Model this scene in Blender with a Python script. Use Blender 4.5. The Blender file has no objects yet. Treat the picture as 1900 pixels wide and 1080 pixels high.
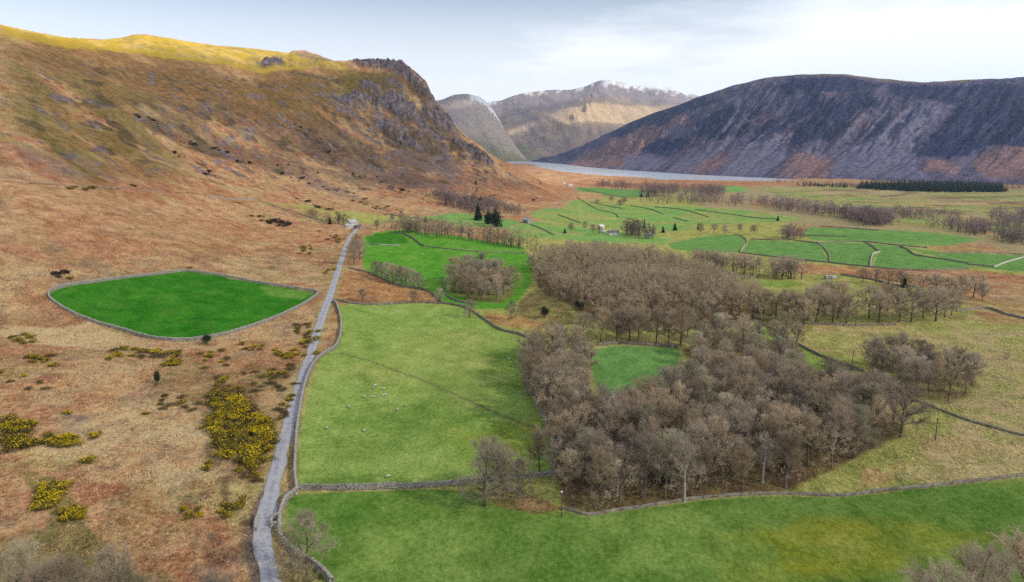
import bpy, math, random
import numpy as np
from mathutils import Vector, Matrix
random.seed(7)
rng = np.random.default_rng(7)
scene = bpy.context.scene
COL = scene.collection
R = math.radians

# ------------------------------------------------------------------ camera
CAM_Z = 80.0
PITCH = R(11.6)
FPX = 1267.0
cam_d = bpy.data.cameras.new('camera')
cam_d.sensor_width = 36.0
cam_d.lens = 36.0 * FPX / 1900.0
cam_d.clip_start = 1.0
cam_d.clip_end = 40000.0
cam = bpy.data.objects.new('camera', cam_d)
COL.objects.link(cam)
cam.location = (0, 0, CAM_Z)
cam.rotation_euler = (R(90) - PITCH, 0, 0)
scene.camera = cam
scene.render.resolution_x, scene.render.resolution_y = 1024, 582

# ------------------------------------------------------------------ sky, sun, exposure
SUN_ELEV = R(33)
SUN_H = (0.90, -0.436)                      # horizontal direction towards the sun: right and a little behind
SUN_AZ = math.atan2(SUN_H[0], SUN_H[1])     # clockwise from +Y
to_sun = Vector((SUN_H[0]*math.cos(SUN_ELEV), SUN_H[1]*math.cos(SUN_ELEV), math.sin(SUN_ELEV))).normalized()

world = bpy.data.worlds.new('World')
scene.world = world
world.use_nodes = True
wn, wl = world.node_tree.nodes, world.node_tree.links
wn.clear()
def wnode(t, **kw):
    n = wn.new(t)
    for k, v in kw.items(): setattr(n, k, v)
    return n
w_out = wnode('ShaderNodeOutputWorld')
sky = wnode('ShaderNodeTexSky', sky_type='NISHITA', sun_disc=False, sun_elevation=SUN_ELEV, sun_rotation=SUN_AZ)
sky.air_density = 1.0; sky.dust_density = 1.0; sky.ozone_density = 1.0
bg_sky = wnode('ShaderNodeBackground'); bg_sky.inputs['Strength'].default_value = 0.08
wl.new(sky.outputs[0], bg_sky.inputs['Color'])
bg_cld = wnode('ShaderNodeBackground'); bg_cld.inputs['Color'].default_value = (0.93, 0.955, 1.0, 1); bg_cld.inputs['Strength'].default_value = .89
# high thin cloud: direction projected on a flat layer
tc = wnode('ShaderNodeTexCoord')
sep = wnode('ShaderNodeSeparateXYZ'); wl.new(tc.outputs['Generated'], sep.inputs[0])
def wmath(op, a, b=None, clamp=False):
    n = wnode('ShaderNodeMath', operation=op, use_clamp=clamp)
    for i, v in enumerate((a, b)):
        if v is None: continue
        if isinstance(v, (int, float)): n.inputs[i].default_value = v
        else: wl.new(v, n.inputs[i])
    return n.outputs[0]
zz = wmath('ADD', wmath('MAXIMUM', sep.outputs['Z'], 0.0), 0.06)
comb = wnode('ShaderNodeCombineXYZ')
wl.new(wmath('DIVIDE', sep.outputs['X'], zz), comb.inputs[0])
wl.new(wmath('DIVIDE', sep.outputs['Y'], zz), comb.inputs[1])
noi = wnode('ShaderNodeTexNoise'); noi.inputs['Scale'].default_value = 0.55; noi.inputs['Detail'].default_value = 7; noi.inputs['Roughness'].default_value = 0.55
wl.new(comb.outputs[0], noi.inputs['Vector'])
noi2 = wnode('ShaderNodeTexNoise'); noi2.inputs['Scale'].default_value = 0.16; noi2.inputs['Detail'].default_value = 3
wl.new(comb.outputs[0], noi2.inputs['Vector'])
lowhaze = wnode('ShaderNodeMapRange'); lowhaze.clamp = True          # whitening towards the horizon
for i, v in ((1, 0.02), (2, 0.21), (3, 1.35), (4, 0.0)): lowhaze.inputs[i].default_value = v
wl.new(sep.outputs['Z'], lowhaze.inputs[0])
cov = wmath('MULTIPLY', wmath('SUBTRACT', wmath('ADD', wmath('MULTIPLY', noi.outputs['Fac'], 0.9), wmath('MULTIPLY', noi2.outputs['Fac'], 1.1)), 0.93), 2.2)
rightw = wmath('MULTIPLY', sep.outputs['X'], 0.75)
fac = wmath('ADD', wmath('MAXIMUM', wmath('ADD', cov, rightw), 0.16), lowhaze.outputs[0], clamp=True)
mixw = wnode('ShaderNodeMixShader')
wl.new(fac, mixw.inputs[0]); wl.new(bg_sky.outputs[0], mixw.inputs[1]); wl.new(bg_cld.outputs[0], mixw.inputs[2])
wl.new(mixw.outputs[0], w_out.inputs['Surface'])

sun_d = bpy.data.lights.new('sun', 'SUN')
sun_d.energy = 4.8; sun_d.angle = R(0.6); sun_d.color = (1.0, 0.93, 0.82)
sun = bpy.data.objects.new('sun', sun_d); COL.objects.link(sun)
sun.rotation_euler = (-to_sun).to_track_quat('-Z', 'Y').to_euler()

vs = scene.view_settings
vs.view_transform = 'Standard'; vs.look = 'None'; vs.gamma = 1.0; vs.use_curve_mapping = False
vs.exposure = 0.75
scene.cycles.max_bounces = 6; scene.cycles.transparent_max_bounces = 12; scene.cycles.volume_bounces = 0
scene.cycles.diffuse_bounces = 3
scene.cycles.use_denoising = False

# ------------------------------------------------------------------ helpers
def tag(o, label=None, cat=None, group=None, kind=None):
    for k, v in (('label', label), ('category', cat), ('group', group), ('kind', kind)):
        if v: o[k] = v
    return o

def mesh_np(name, verts, faces, mats=(), smooth=False, mat_idx=None):
    """faces: (n,3) or (n,4) int array"""
    verts = np.asarray(verts, dtype=np.float32).reshape(-1, 3)
    faces = np.asarray(faces, dtype=np.int32)
    k = faces.shape[1]
    me = bpy.data.meshes.new(name)
    me.vertices.add(len(verts)); me.vertices.foreach_set('co', verts.ravel())
    me.loops.add(faces.size); me.loops.foreach_set('vertex_index', faces.ravel())
    me.polygons.add(len(faces))
    me.polygons.foreach_set('loop_start', np.arange(0, faces.size, k, dtype=np.int32))
    me.polygons.foreach_set('loop_total', np.full(len(faces), k, dtype=np.int32))
    if smooth: me.polygons.foreach_set('use_smooth', np.ones(len(faces), dtype=bool))
    if mat_idx is not None: me.polygons.foreach_set('material_index', np.asarray(mat_idx, dtype=np.int32))
    for m in mats: me.materials.append(m)
    me.update(calc_edges=True)
    return me

def link(name, me, parent=None):
    o = bpy.data.objects.new(name, me); COL.objects.link(o)
    if parent is not None: o.parent = parent
    return o

def empty(name, loc, rz=0.0):
    o = bpy.data.objects.new(name, None); COL.objects.link(o)
    o.empty_display_size = 0.5
    o.location = loc; o.rotation_euler = (0, 0, rz)
    return o

# value noise, vectorised
_perm = rng.integers(0, 2**31-1, size=4096)
def _hash(ix, iy, s):
    h = (ix.astype(np.int64)*374761393 + iy.astype(np.int64)*668265263 + s*1442695041) & 0x7fffffff
    h = ((h ^ (h >> 13)) * 1274126177) & 0x7fffffff
    return ((h ^ (h >> 16)) & 0xffff) / 65535.0
def vnoise(x, y, s=0):
    ix, iy = np.floor(x), np.floor(y)
    fx, fy = x-ix, y-iy
    fx = fx*fx*(3-2*fx); fy = fy*fy*(3-2*fy)
    a = _hash(ix, iy, s); b = _hash(ix+1, iy, s); c = _hash(ix, iy+1, s); d = _hash(ix+1, iy+1, s)
    return (a*(1-fx)+b*fx)*(1-fy) + (c*(1-fx)+d*fx)*fy
def fbm(x, y, octv=4, s=0, gain=0.5):
    t = np.zeros_like(x, dtype=float); amp = 1.0; n = 0.0
    for i in range(octv):
        t += amp*vnoise(x*2**i + 17.3*i, y*2**i - 9.1*i, s+i); n += amp; amp *= gain
    return t/n                        # 0..1, mean .5
def ridged(x, y, octv=4, s=0):
    t = np.zeros_like(x, dtype=float); amp = 1.0; n = 0.0
    for i in range(octv):
        t += amp*(1-np.abs(2*vnoise(x*2**i+3.7*i, y*2**i+8.2*i, s+i)-1)); n += amp; amp *= 0.5
    return t/n
def sstep(a, b, x):
    t = np.clip((x-a)/(b-a), 0, 1); return t*t*(3-2*t)

CP, SP = math.cos(PITCH), math.sin(PITCH)
def pray(px, py):
    """direction of the line of sight that meets photograph point (px,py), scaled to y = 1"""
    a = (np.asarray(px, float)-950)/FPX; b = (540-np.asarray(py, float))/FPX
    fy = CP + b*SP
    return a/fy, (-SP + b*CP)/fy        # dx/dy, dz/dy
def at_y(px, py, Y):
    u, w = pray(px, py); return (u*Y, Y, CAM_Z + w*Y)
def at_z(px, py, z):
    u, w = pray(px, py); Y = (z-CAM_Z)/w; return (u*Y, Y, z)
# ------------------------------------------------------------------ lie of the land
# survey points: (photo column, photo row, distance) for the fell; heights for the valley floor
FELL = [
 (0,1080,'z',3),(0,900,'z',4),(0,760,'z',6),(0,650,'z',10),(0,500,'y',305),(0,350,'y',430),(0,200,'y',600),(0,100,'y',760),(0,58,'y',830),(0,46,'y',880),
 (130,1080,'z',2),(130,800,'z',4),(130,600,'z',8),(130,480,'y',355),(130,350,'y',500),(130,220,'y',690),(130,120,'y',880),(130,80,'y',960),(130,69,'y',1010),
 (270,1080,'z',1),(270,900,'z',2),(270,760,'z',3),(270,650,'z',5),(270,560,'z',10),(270,500,'z',16),(270,400,'y',500),(270,300,'y',680),(270,200,'y',860),(270,130,'y',1020),(270,95,'y',1120),(270,66,'y',1200),
 (400,560,'z',6),(400,500,'z',11),(400,400,'y',620),(400,300,'y',850),(400,200,'y',1020),(400,140,'y',1150),(400,105,'y',1270),(400,85,'y',1330),
 (480,1080,'z',0),(480,900,'z',0),(480,760,'z',1),(480,650,'z',2),(480,560,'z',4),(480,500,'z',6),(480,440,'y',560),(480,380,'y',740),(480,300,'y',960),(480,220,'y',1120),(480,160,'y',1240),(480,120,'y',1330),(480,93,'y',1420),
 (560,440,'y',590),(560,380,'y',800),(560,300,'y',1040),(560,220,'y',1210),(560,160,'y',1320),(560,120,'y',1420),(560,96,'y',1490),
 (660,500,'z',1),(660,430,'z',1),(660,400,'y',800),(660,360,'y',980),(660,320,'y',1130),(660,280,'y',1230),(660,220,'y',1340),(660,180,'y',1405),(660,150,'y',1460),(660,122,'y',1520),(660,110,'y',1570),
 (760,400,'z',0),(760,380,'y',950),(760,340,'y',1140),(760,300,'y',1270),(760,260,'y',1360),(760,220,'y',1425),(760,180,'y',1480),(760,150,'y',1515),(760,128,'y',1545),
 (850,400,'z',-3),(850,370,'y',1100),(850,340,'y',1240),(850,300,'y',1360),(850,262,'y',1440),(850,240,'y',1490),
 (940,400,'z',-6),(940,370,'z',-3),(940,340,'y',1400),(940,314,'y',1490),(940,304,'y',1540),
 (1000,370,'z',-10),(1000,347,'y',1490),(1000,337,'y',1570),(1050,370,'z',-12),
]
ctrl = []
for a, b, k, v in FELL:
    ctrl.append(at_y(a, b, v) if k == 'y' else at_z(a, b, v))
# behind the ridges (never seen): plateau and the far side falling to the lake
ctrl += [(-760,1080,238),(-700,1350,268),(-620,1600,268),(-520,1750,262),(-380,1780,262),(-250,1720,240),(-130,1660,150),(-40,1640,70),(20,1680,25),
         (60,1750,2),(-100,1900,60),(-350,2100,150),(-700,2300,200),(-1200,2500,250),(-1300,1500,290),(-1100,1000,270),(-900,700,230),(-700,500,160),(-520,330,70),(-380,200,25),(-250,100,8),
         (0,2000,-16),(0,2600,-24),(-300,3000,20),(-900,3000,120),(-1800,3000,250),(-2400,2000,320)]
# valley floor
def valley_z(Y):
    return np.interp(Y, [0,350,600,800,1200,1600,2000,2800,3200], [0,0,-3,-6,-13,-20,-25,-28,-29])
for Y in (40,90,150,220,300,400,520,680,880,1150,1500,2000,2600,3100):
    for u in (0.08,0.2,0.4,0.6,0.85,1.1):
        if Y > 600 and u < 0.1: continue
        z = float(valley_z(Y))
        z += 5*math.sin(u*9+Y*0.004)*min(1,(Y/900))*(0.3 if u < .15 else 1)
        ctrl.append((u*Y, Y, z))
for Y in (40,90): ctrl += [(-40,Y,0),(0,Y,0),(-90,Y,1.5)]
ctrl += [at_z(960,850,-0.5), at_z(960,700,-0.5), at_z(960,620,-1.5), at_z(870,600,-2), at_z(800,520,-1), at_z(900,480,-2), at_z(900,440,-3),
         at_z(1200,780,1.0), at_z(1400,800,1.5), at_z(1200,540,3.5), at_z(1100,500,3), at_z(1300,560,2), at_z(1000,400,-8), at_z(1100,400,-10), at_z(1750,830,2.5)]
ctrl = np.array(ctrl, float)
S = 1000.0
cx, cy, cz = ctrl[:,0]/S, ctrl[:,1]/S, ctrl[:,2]
def tps_k(r2): return np.where(r2 > 0, 0.5*r2*np.log(np.maximum(r2, 1e-12)), 0.0)
n = len(ctrl)
K = tps_k((cx[:,None]-cx)**2 + (cy[:,None]-cy)**2) + np.eye(n)*2e-5
Pm = np.stack([np.ones(n), cx, cy], 1)
A = np.zeros((n+3, n+3)); A[:n,:n] = K; A[:n,n:] = Pm; A[n:,:n] = Pm.T
sol = np.linalg.solve(A, np.concatenate([cz, np.zeros(3)]))
tw, ta = sol[:n], sol[n:]
def tps(x, y):
    x = np.asarray(x, float).ravel()/S; y = np.asarray(y, float).ravel()/S
    out = np.empty(len(x))
    for i in range(0, len(x), 20000):
        xs, ys = x[i:i+20000].astype(np.float32), y[i:i+20000].astype(np.float32)
        r2 = (xs[:,None]-cx.astype(np.float32))**2 + (ys[:,None]-cy.astype(np.float32))**2
        np.maximum(r2, 1e-9, out=r2)
        out[i:i+20000] = (0.5*r2*np.log(r2)) @ tw.astype(np.float32) + ta[0] + ta[1]*xs + ta[2]*ys
    return out

# grid rows (finer where the ground is steep) and columns
rows = [38.0]
while rows[-1] < 3050:
    y = rows[-1]
    d = max(0.5, min(y*y/40000.0, 3.0)) if y > 105 else 1.2
    if 1000 < y < 1640: d = 2.4
    elif y >= 1640: d = min(3 + (y-1640)*0.08, 16)
    rows.append(y+d)
y = rows[-1]
while y < 12500:
    y *= 1.06; rows.append(y)
rows = np.array(rows); NV = len(rows)
NU = 800
ucol = np.linspace(-1, 1, NU)
def half_w(y): return 0.80*np.asarray(y) + 100.0
GX = ucol[None,:]*half_w(rows)[:,None]; GY = np.repeat(rows[:,None], NU, 1)
near = GY[:,0] < 3100
GZ = np.full(GX.shape, -30.0)
cs = 3                                         # evaluate the smooth surface on every third row and column, then interpolate
ri = np.unique(np.append(np.arange(0, near.sum(), cs), near.sum()-1)); ci = np.unique(np.append(np.arange(0, NU, cs), NU-1))
co = tps(GX[np.ix_(ri,ci)], GY[np.ix_(ri,ci)]).reshape(len(ri), len(ci))
tmp = np.stack([np.interp(np.arange(NU), ci, r) for r in co])
GZ[near] = np.stack([np.interp(np.arange(near.sum()), ri, tmp[:,j]) for j in range(NU)], 1)

# lake shore: ground sinks below the water beyond the near shore
SHORE = np.array([at_z(px,py,-30) for px,py in ((880,302.5),(960,303),(985,304),(1005,311),(1040,317.6),(1090,323),(1140,326.5),(1184,329.5),(1260,333.5),(1352,335.5),(1400,335.5),(1440,335.5),(1470,334),(1490,330))])
shx = SHORE[:,0]/SHORE[:,1]
Ysh = np.interp(GX/GY, shx, SHORE[:,1], left=12000, right=99999)
flat = np.interp(GY, [0,1700,2600,3050,12500], [0,0,0.7,1,1])
mor = 6*(fbm(GX/120, GY/260, 3, 40)-0.35)
tgt = np.where(GX < 0.02*GY, -24.0, -26.0) + mor*np.where(GX/GY > 0.42, 2.2, 1.0)
wfar = np.where(GX > -0.02*GY, flat, np.interp(GY, [0,2400,3050,4200,12500],[0,0,0.2,1,1]))
GZ = GZ*(1-wfar) + tgt*wfar
toshore = sstep(-500, -20, GY-Ysh)
GZ = GZ*(1-toshore) + np.minimum(GZ, -28.6)*toshore
GZ = np.where(GY > Ysh, -30 - 6*sstep(0, 120, GY-Ysh), GZ)

# exact skyline of the fell: along each azimuth move the crest to the surveyed angle
SKY = np.array([(-120,22),(0,45),(60,58),(120,69),(190,73),(225,70),(250,64),(270,63.5),(290,67),(315,70),(340,75),(400,84),(440,87),(480,91),(520,96),(535,98),(545,94),(565,93),(590,101),(620,112),(640,113),(655,110.5),(690,109),(720,109),(745,112),(757,119),(768,128),(790,150),(800,168),(812,188),(830,210),(843,228),(862,247),(880,262),(905,281),(925,294),(945,303),(965,313),(1000,332),(1030,347)], float)
su, sw = pray(SKY[:,0], SKY[:,1])
ang = (GZ-CAM_Z)/GY
U = GX/GY
reg = (GY > 500) & (GY < 1900)
# polar table over u
ub = np.linspace(su.min(), su.max(), 420)
bins = np.clip(np.searchsorted(ub, U), 0, len(ub)-1)
best = np.full(len(ub), -9.0); bY = np.zeros(len(ub))
fa, fb_, fy_ = ang[reg], bins[reg], GY[reg]
order = np.argsort(fa)
best[fb_[order]] = fa[order]; bY[fb_[order]] = fy_[order]
ok = best > -8
best = np.interp(ub, ub[ok], best[ok]); bY = np.interp(ub, ub[ok], bY[ok])
k7 = np.ones(9)/9
bY = np.convolve(np.pad(bY, 4, mode='edge'), k7, 'valid')
delta = np.interp(ub, su, sw) - best
dU = np.interp(U, ub, delta); YU = np.interp(U, ub, bY)
fade = np.interp(U, [su.min()-0.02, su.min(), su.max()-0.01, su.max()+0.02], [0.4,1,1,0])
wgt = np.exp(-((GY-YU)/np.where(GY < YU, 0.10*YU, 0.2*YU))**2)*fade
GZ = GZ + dU*GY*wgt

def ground(x, y):
    x = np.asarray(x, float); y = np.asarray(y, float)
    fj = np.interp(y, rows, np.arange(NV)); j = np.clip(fj.astype(int), 0, NV-2); tj = fj-j
    def rowval(jj):
        fi = (x/half_w(rows[jj])+1)*0.5*(NU-1); i = np.clip(fi.astype(int), 0, NU-2); ti = np.clip(fi-i, 0, 1)
        return GZ[jj,i]*(1-ti) + GZ[jj,i+1]*ti
    return rowval(j)*(1-tj) + rowval(j+1)*tj

_march = np.concatenate([np.linspace(90, 800, 720), np.geomspace(801, 12000, 1500)])
def hit(px, py):
    """first meeting of the line of sight with the ground; arrays in, (n,3) out"""
    px = np.atleast_1d(np.asarray(px, float)); py = np.atleast_1d(np.asarray(py, float))
    out = np.empty((len(px), 3))
    for i, (a, b) in enumerate(zip(px, py)):
        u, w = pray(a, b)
        z = CAM_Z + w*_march - ground(u*_march, _march)
        k = np.argmax(z < 0)
        if z[k] >= 0 or (_march[k] > 1750 and a < 1080):      # passes just over the fell: take the nearest approach
            k = -1 if z[k] >= 0 and a > 1080 else -2
        if k == -2:
            if a < 1080 and (b < 300 or a < 900): mm = (_march > 300) & (_march < 1660); q = np.where(mm, z/_march, 9); Y = _march[np.argmin(q)]
            else: k = int(np.argmax(z < 0)); Y = _march[k] if z[k] < 0 else 12000.
        elif k == -1: Y = 12000.
        elif k == 0: Y = _march[0]
        else:
            t = z[k-1]/(z[k-1]-z[k]); Y = _march[k-1] + t*(_march[k]-_march[k-1])
        out[i] = (u*Y, Y, ground(u*Y, Y))
    return out
def densify(pts, sub=4, closed=False):
    p = list(pts)+([pts[0]] if closed else [])
    out = []
    for (a, b), (c, d) in zip(p[:-1], p[1:]):
        for k in range(sub): out.append((a+(c-a)*k/sub, b+(d-b)*k/sub))
    if not closed: out.append(p[-1])
    return np.array(out, float)
def hitpoly(pts, sub=3, closed=True):
    q = densify(pts, sub, closed); return hit(q[:,0], q[:,1])
def smoothline(pts, step):
    """Catmull-Rom through photo points, returned as ground points about `step` metres apart"""
    p = np.array(pts, float); p = np.vstack([2*p[0]-p[1], p, 2*p[-1]-p[-2]])
    q = []
    for i in range(1, len(p)-2):
        for t in np.linspace(0, 1, 9)[:-1]:
            q.append(0.5*((2*p[i]) + (-p[i-1]+p[i+1])*t + (2*p[i-1]-5*p[i]+4*p[i+1]-p[i+2])*t*t + (-p[i-1]+3*p[i]-3*p[i+1]+p[i+2])*t**3))
    q.append(p[-2]); q = np.array(q)
    w = hit(q[:,0], q[:,1])
    return resample(w[:,:2], step)
def resample(xy, step):
    d = np.concatenate([[0], np.cumsum(np.hypot(*np.diff(xy, axis=0).T))])
    m = max(2, int(d[-1]/step)+1); s = np.linspace(0, d[-1], m)
    return np.stack([np.interp(s, d, xy[:,0]), np.interp(s, d, xy[:,1])], 1)
# ------------------------------------------------------------------ what grows where (albedo pairs: main tone, second tone)
C = dict(
 bracken=((.29,.125,.058),(.40,.23,.12)), bracken_red=((.27,.10,.045),(.22,.09,.05)), bracken_pale=((.36,.20,.10),(.45,.31,.16)),
 orange=((.36,.17,.065),(.38,.23,.10)),
 straw=((.48,.36,.20),(.38,.27,.13)), olive=((.135,.115,.04),(.21,.16,.06)), dullgrass=((0.27,0.235,0.085),(0.34,0.265,0.11)),
 fell=((0.125,0.07,0.024),(0.185,0.11,0.044)), fellgreen=((0.092,0.078,0.018),(0.135,0.1,0.029)), golden=((0.385,0.258,0.028),(0.245,0.185,0.022)),
 bright=((0.016,0.117,0.006),(0.03,0.146,0.01)), green=((0.062,0.22,0.018),(0.1,0.245,0.026)), mid=((0.165,0.26,0.048),(0.235,0.3,0.078)), nearf=((0.082,0.163,0.022),(0.125,0.2,0.042)),
 yellowgreen=((0.25,0.275,0.065),(0.34,0.3,0.1)), vgreen=((0.095,0.215,0.05),(0.14,0.25,0.068)), mossy=((0.165,0.185,0.012),(0.22,0.215,0.02)), distgreen=((0.12,0.265,0.058),(0.18,0.285,0.08)), farbrown=((0.34,0.26,0.145),(0.25,0.21,0.1)),
 litter=((.15,.085,.048),(.10,.065,.035)), rock=((0.078,0.064,0.074),(0.205,0.168,0.172)), scree=((.21,.155,.14),(.15,.105,.10)), pale_rock=((.36,.33,.31),(.2,.16,.14)),
 heather=((0.072,0.048,0.038),(0.115,0.07,0.047)), ditch=((.055,.045,.025),(.09,.06,.03)), mud=((.10,.07,.06),(.16,.12,.10)), track=((.30,.22,.15),(.24,.17,.11)),
 track_green=((.13,.14,.04),(.17,.17,.06)), dark=((.07,.055,.03),(.11,.075,.04)), shade_green=((.075,.085,.028),(.11,.11,.04)))
colA = np.empty(GX.shape+(3,)); colB = np.empty(GX.shape+(3,))
FIELD = np.zeros(GX.shape, np.int16)          # which field a point belongs to
ROCKY = np.zeros(GX.shape)
_wx = (fbm(GX/9, GY/9, 4, 11)-.5); _wy = (fbm(GX/9, GY/9, 4, 23)-.5)
_wx2 = (fbm(GX/55, GY/80, 4, 31)-.5); _wy2 = (fbm(GX/55, GY/80, 4, 37)-.5)
def put(m, cls):
    a, b = C[cls]
    colA[:] = colA*(1-m[...,None]) + np.array(a)*m[...,None]
    colB[:] = colB*(1-m[...,None]) + np.array(b)*m[...,None]
def put_sub(sl, m, cls):
    a, b = C[cls]
    colA[sl] = colA[sl]*(1-m[...,None]) + np.array(a)*m[...,None]
    colB[sl] = colB[sl]*(1-m[...,None]) + np.array(b)*m[...,None]
def window(xy, mrg):
    """rows and columns of the grid that hold the given ground points"""
    y0, y1 = xy[:,1].min()-mrg, xy[:,1].max()+mrg
    j0, j1 = np.searchsorted(rows, y0), min(NV, np.searchsorted(rows, y1)+1)
    j0 = min(j0, NV-2); j1 = max(j1, j0+1)
    hw = half_w(rows[j0:j1])
    u0 = ((xy[:,0].min()-mrg)/hw).min() if xy[:,0].min()-mrg < 0 else ((xy[:,0].min()-mrg)/hw).min()
    u1 = ((xy[:,0].max()+mrg)/hw).max()
    i0 = int(np.clip((u0+1)*.5*(NU-1)-1, 0, NU-2)); i1 = int(np.clip((u1+1)*.5*(NU-1)+2, i0+1, NU))
    return slice(j0, j1), slice(i0, i1)
def signed(x, y, poly):
    """distance inside (+) / outside (-) of a closed ground polygon"""
    d2 = np.full(x.shape, 1e18); ins = np.zeros(x.shape, bool)
    for (ax, ay), (bx, by) in zip(poly, np.roll(poly, -1, 0)):
        ex, ey = bx-ax, by-ay; L = ex*ex+ey*ey+1e-9
        t = np.clip(((x-ax)*ex+(y-ay)*ey)/L, 0, 1)
        np.minimum(d2, (x-ax-t*ex)**2+(y-ay-t*ey)**2, out=d2)
        c = ((ay > y) != (by > y)); ins ^= c & (x < (bx-ax)*(y-ay)/(by-ay+1e-12)+ax)
    d = np.sqrt(d2); return np.where(ins, d, -d)
def field_mask(pts, soft, warp=0., warp2=0., sub=3, xy=None):
    if xy is None: xy = hitpoly(pts, sub)[:,:2]
    md = np.hypot(xy[:,0], xy[:,1]).mean(); sm = max(0.4, soft*md/1267*1.6)
    sl = window(xy, sm*2+warp+warp2+2)
    x = GX[sl] + warp*2*_wx[sl] + warp2*2*_wx2[sl]; y = GY[sl] + warp*2*_wy[sl] + warp2*3*_wy2[sl]
    s = signed(x, y, xy)
    return sl, sstep(-sm, sm, s), s
def paint(pts, cls, soft=3, op=1., warp=0., warp2=0., brk=0., scale=12., fid=0, sub=3):
    sl, m, s = field_mask(pts, soft, warp, warp2, sub)
    if brk: m = m*sstep(.52-brk, .63, fbm(GX[sl]/scale, GY[sl]/scale, 4, int(abs(pts[0][0]))) + .015)
    put_sub(sl, m*op, cls)
    if fid: FIELD[sl][s > 0] = fid
    return sl, m
def stroke(pts, width, cls, op=1., soft=.5, warp=0., step=None):
    xy = smoothline(pts, step or max(2., width))
    sl = window(xy, width+3+warp); x, y = GX[sl]+2*warp*_wx[sl], GY[sl]+2*warp*_wy[sl]
    d2 = np.full(x.shape, 1e18)
    for (ax, ay), (bx, by) in zip(xy[:-1], xy[1:]):
        ex, ey = bx-ax, by-ay; L = ex*ex+ey*ey+1e-9
        t = np.clip(((x-ax)*ex+(y-ay)*ey)/L, 0, 1); np.minimum(d2, (x-ax-t*ex)**2+(y-ay-t*ey)**2, out=d2)
    d = np.sqrt(d2); m = 1-sstep(width*.5*(1-soft), width*.5*(1+soft), d)
    put_sub(sl, m*op, cls)

one = np.ones(GX.shape)
put(one, 'bracken')
big = fbm(GX/60, GY/60, 5, 51); mid_ = fbm(GX/16, GY/22, 5, 61); tiny = fbm(GX/5, GY/6, 4, 71)
put(sstep(.50,.62,big)*.8, 'bracken_pale'); put(sstep(.52,.66,mid_)*.55, 'straw'); put(sstep(.55,.68,tiny)*.45, 'bracken_red'); put(sstep(.56,.7,fbm(GX/28,GY/14,5,81))*.6, 'dullgrass')
# whole right-hand valley side: rough yellow-green pasture, browner with distance
RIGHT = [(632,562),(1000,420),(1060,372),(1300,345),(1900,360),(2300,420),(2500,1300),(520,1300),(560,800)]
paint(RIGHT, 'yellowgreen', 2, warp=1)
paint([(1400,560),(2300,560),(2300,900),(1700,900),(1560,700)], 'dullgrass', 6, brk=.15, scale=14)
paint([(1500,600),(2300,560),(2300,900),(1650,920),(1640,800)], 'straw', 6, op=.75, brk=.02, scale=9, warp=4)
# far valley
paint([(1330,345),(1900,350),(2300,420),(2300,520),(1500,420),(1300,385)], 'farbrown', 3, warp2=10)
paint([(1400,350),(1900,362),(2300,380),(2300,450),(1600,400)], 'olive', 4, op=.7, brk=.1, scale=60)
paint([(1500,355),(1900,372),(2300,380),(2300,440),(1500,390)], 'yellowgreen', 4, op=.55, brk=.05, scale=45)
paint([(930,300),(1000,313),(1080,324),(1150,329),(1300,336),(1450,337),(1480,345),(1330,352),(1200,350),(1080,345),(1060,372),(1000,360)], 'bracken', 4, warp2=14); paint([(960,310),(1080,330),(1450,340),(1330,352),(1080,345)], 'bracken_red', 4, op=.6, brk=.15, scale=40, warp2=8)
paint([(950,306),(1040,322),(1150,332),(1280,339),(1080,340),(1000,335)], 'bracken_pale', 3, op=.8, brk=.12, scale=40)
paint([(1280,372),(1400,385),(1500,405),(1620,420),(1480,408),(1340,395)], 'farbrown', 2, op=.9)
paint([(1320,362),(1460,372),(1470,392),(1310,382)], 'bracken', 5, op=.6, brk=.06, scale=40, warp2=8)
paint([(1440,425),(1500,418),(1560,420),(1480,440)], 'bracken', 4, op=.8, warp2=5)
paint([(1700,450),(1830,452),(1890,470),(1760,468)], 'bracken', 4, op=.7, warp2=6)
paint([(1500,395),(1900,410),(2200,430),(2200,470),(1900,450),(1660,425)], 'dullgrass', 3, op=.9, brk=.2, scale=30)
# green fields of the far valley
F = {}
def field(i, pts, cls, soft=1., **kw):
    F[i] = pts; paint(pts, cls, soft, fid=i, **kw)
field(1, [(345,503),(400,510),(470,524),(540,535),(588,543),(575,558),(545,575),(500,595),(450,612),(400,625),(350,632),(310,632),(270,626),(225,613),(180,600),(130,580),(98,560),(90,548),(100,538),(130,530),(190,522),(260,513)], 'bright', .3)
field(2, [(676,432),(720,424),(760,424),(820,435),(900,449),(972,458),(985,480),(990,520),(965,555),(940,573),(880,574),(835,566),(815,555),(790,540),(737,529),(690,508),(672,495)], 'green', 1.)
field(3, [(624,566),(700,563),(771,563),(840,567),(874,579),(925,612),(963,622),(1010,640),(1000,660),(990,740),(1015,780),(1028,840),(1030,883),(950,891),(870,898),(800,904),(700,908),(556,909),(550,880),(553,810),(562,750),(575,700),(592,665),(622,645),(632,610),(630,580)], 'mid', .6)
field(4, [(552,917),(700,912),(800,908),(880,912),(920,940),(1000,950),(1045,950),(1090,957),(1200,943),(1300,928),(1400,921),(1480,921),(1560,923),(1650,913),(1760,902),(1900,886),(3300,760),(3600,1500),(500,1500),(600,1080),(545,1022),(524,985),(523,950),(535,928)], 'nearf', .5)
field(5, [(1095,650),(1150,640),(1258,645),(1262,670),(1235,720),(1170,750),(1115,735),(1098,690)], 'vgreen', 2.)
field(6, [(1237,452),(1300,440),(1362,435),(1384,444),(1373,468),(1310,470),(1250,462)], 'vgreen', .6)
field(7, [(1390,445),(1517,450),(1539,486),(1460,480),(1376,469)], 'vgreen', .6)
field(8, [(1520,450),(1605,450),(1627,466),(1616,494),(1543,489)], 'vgreen', .6)
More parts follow.
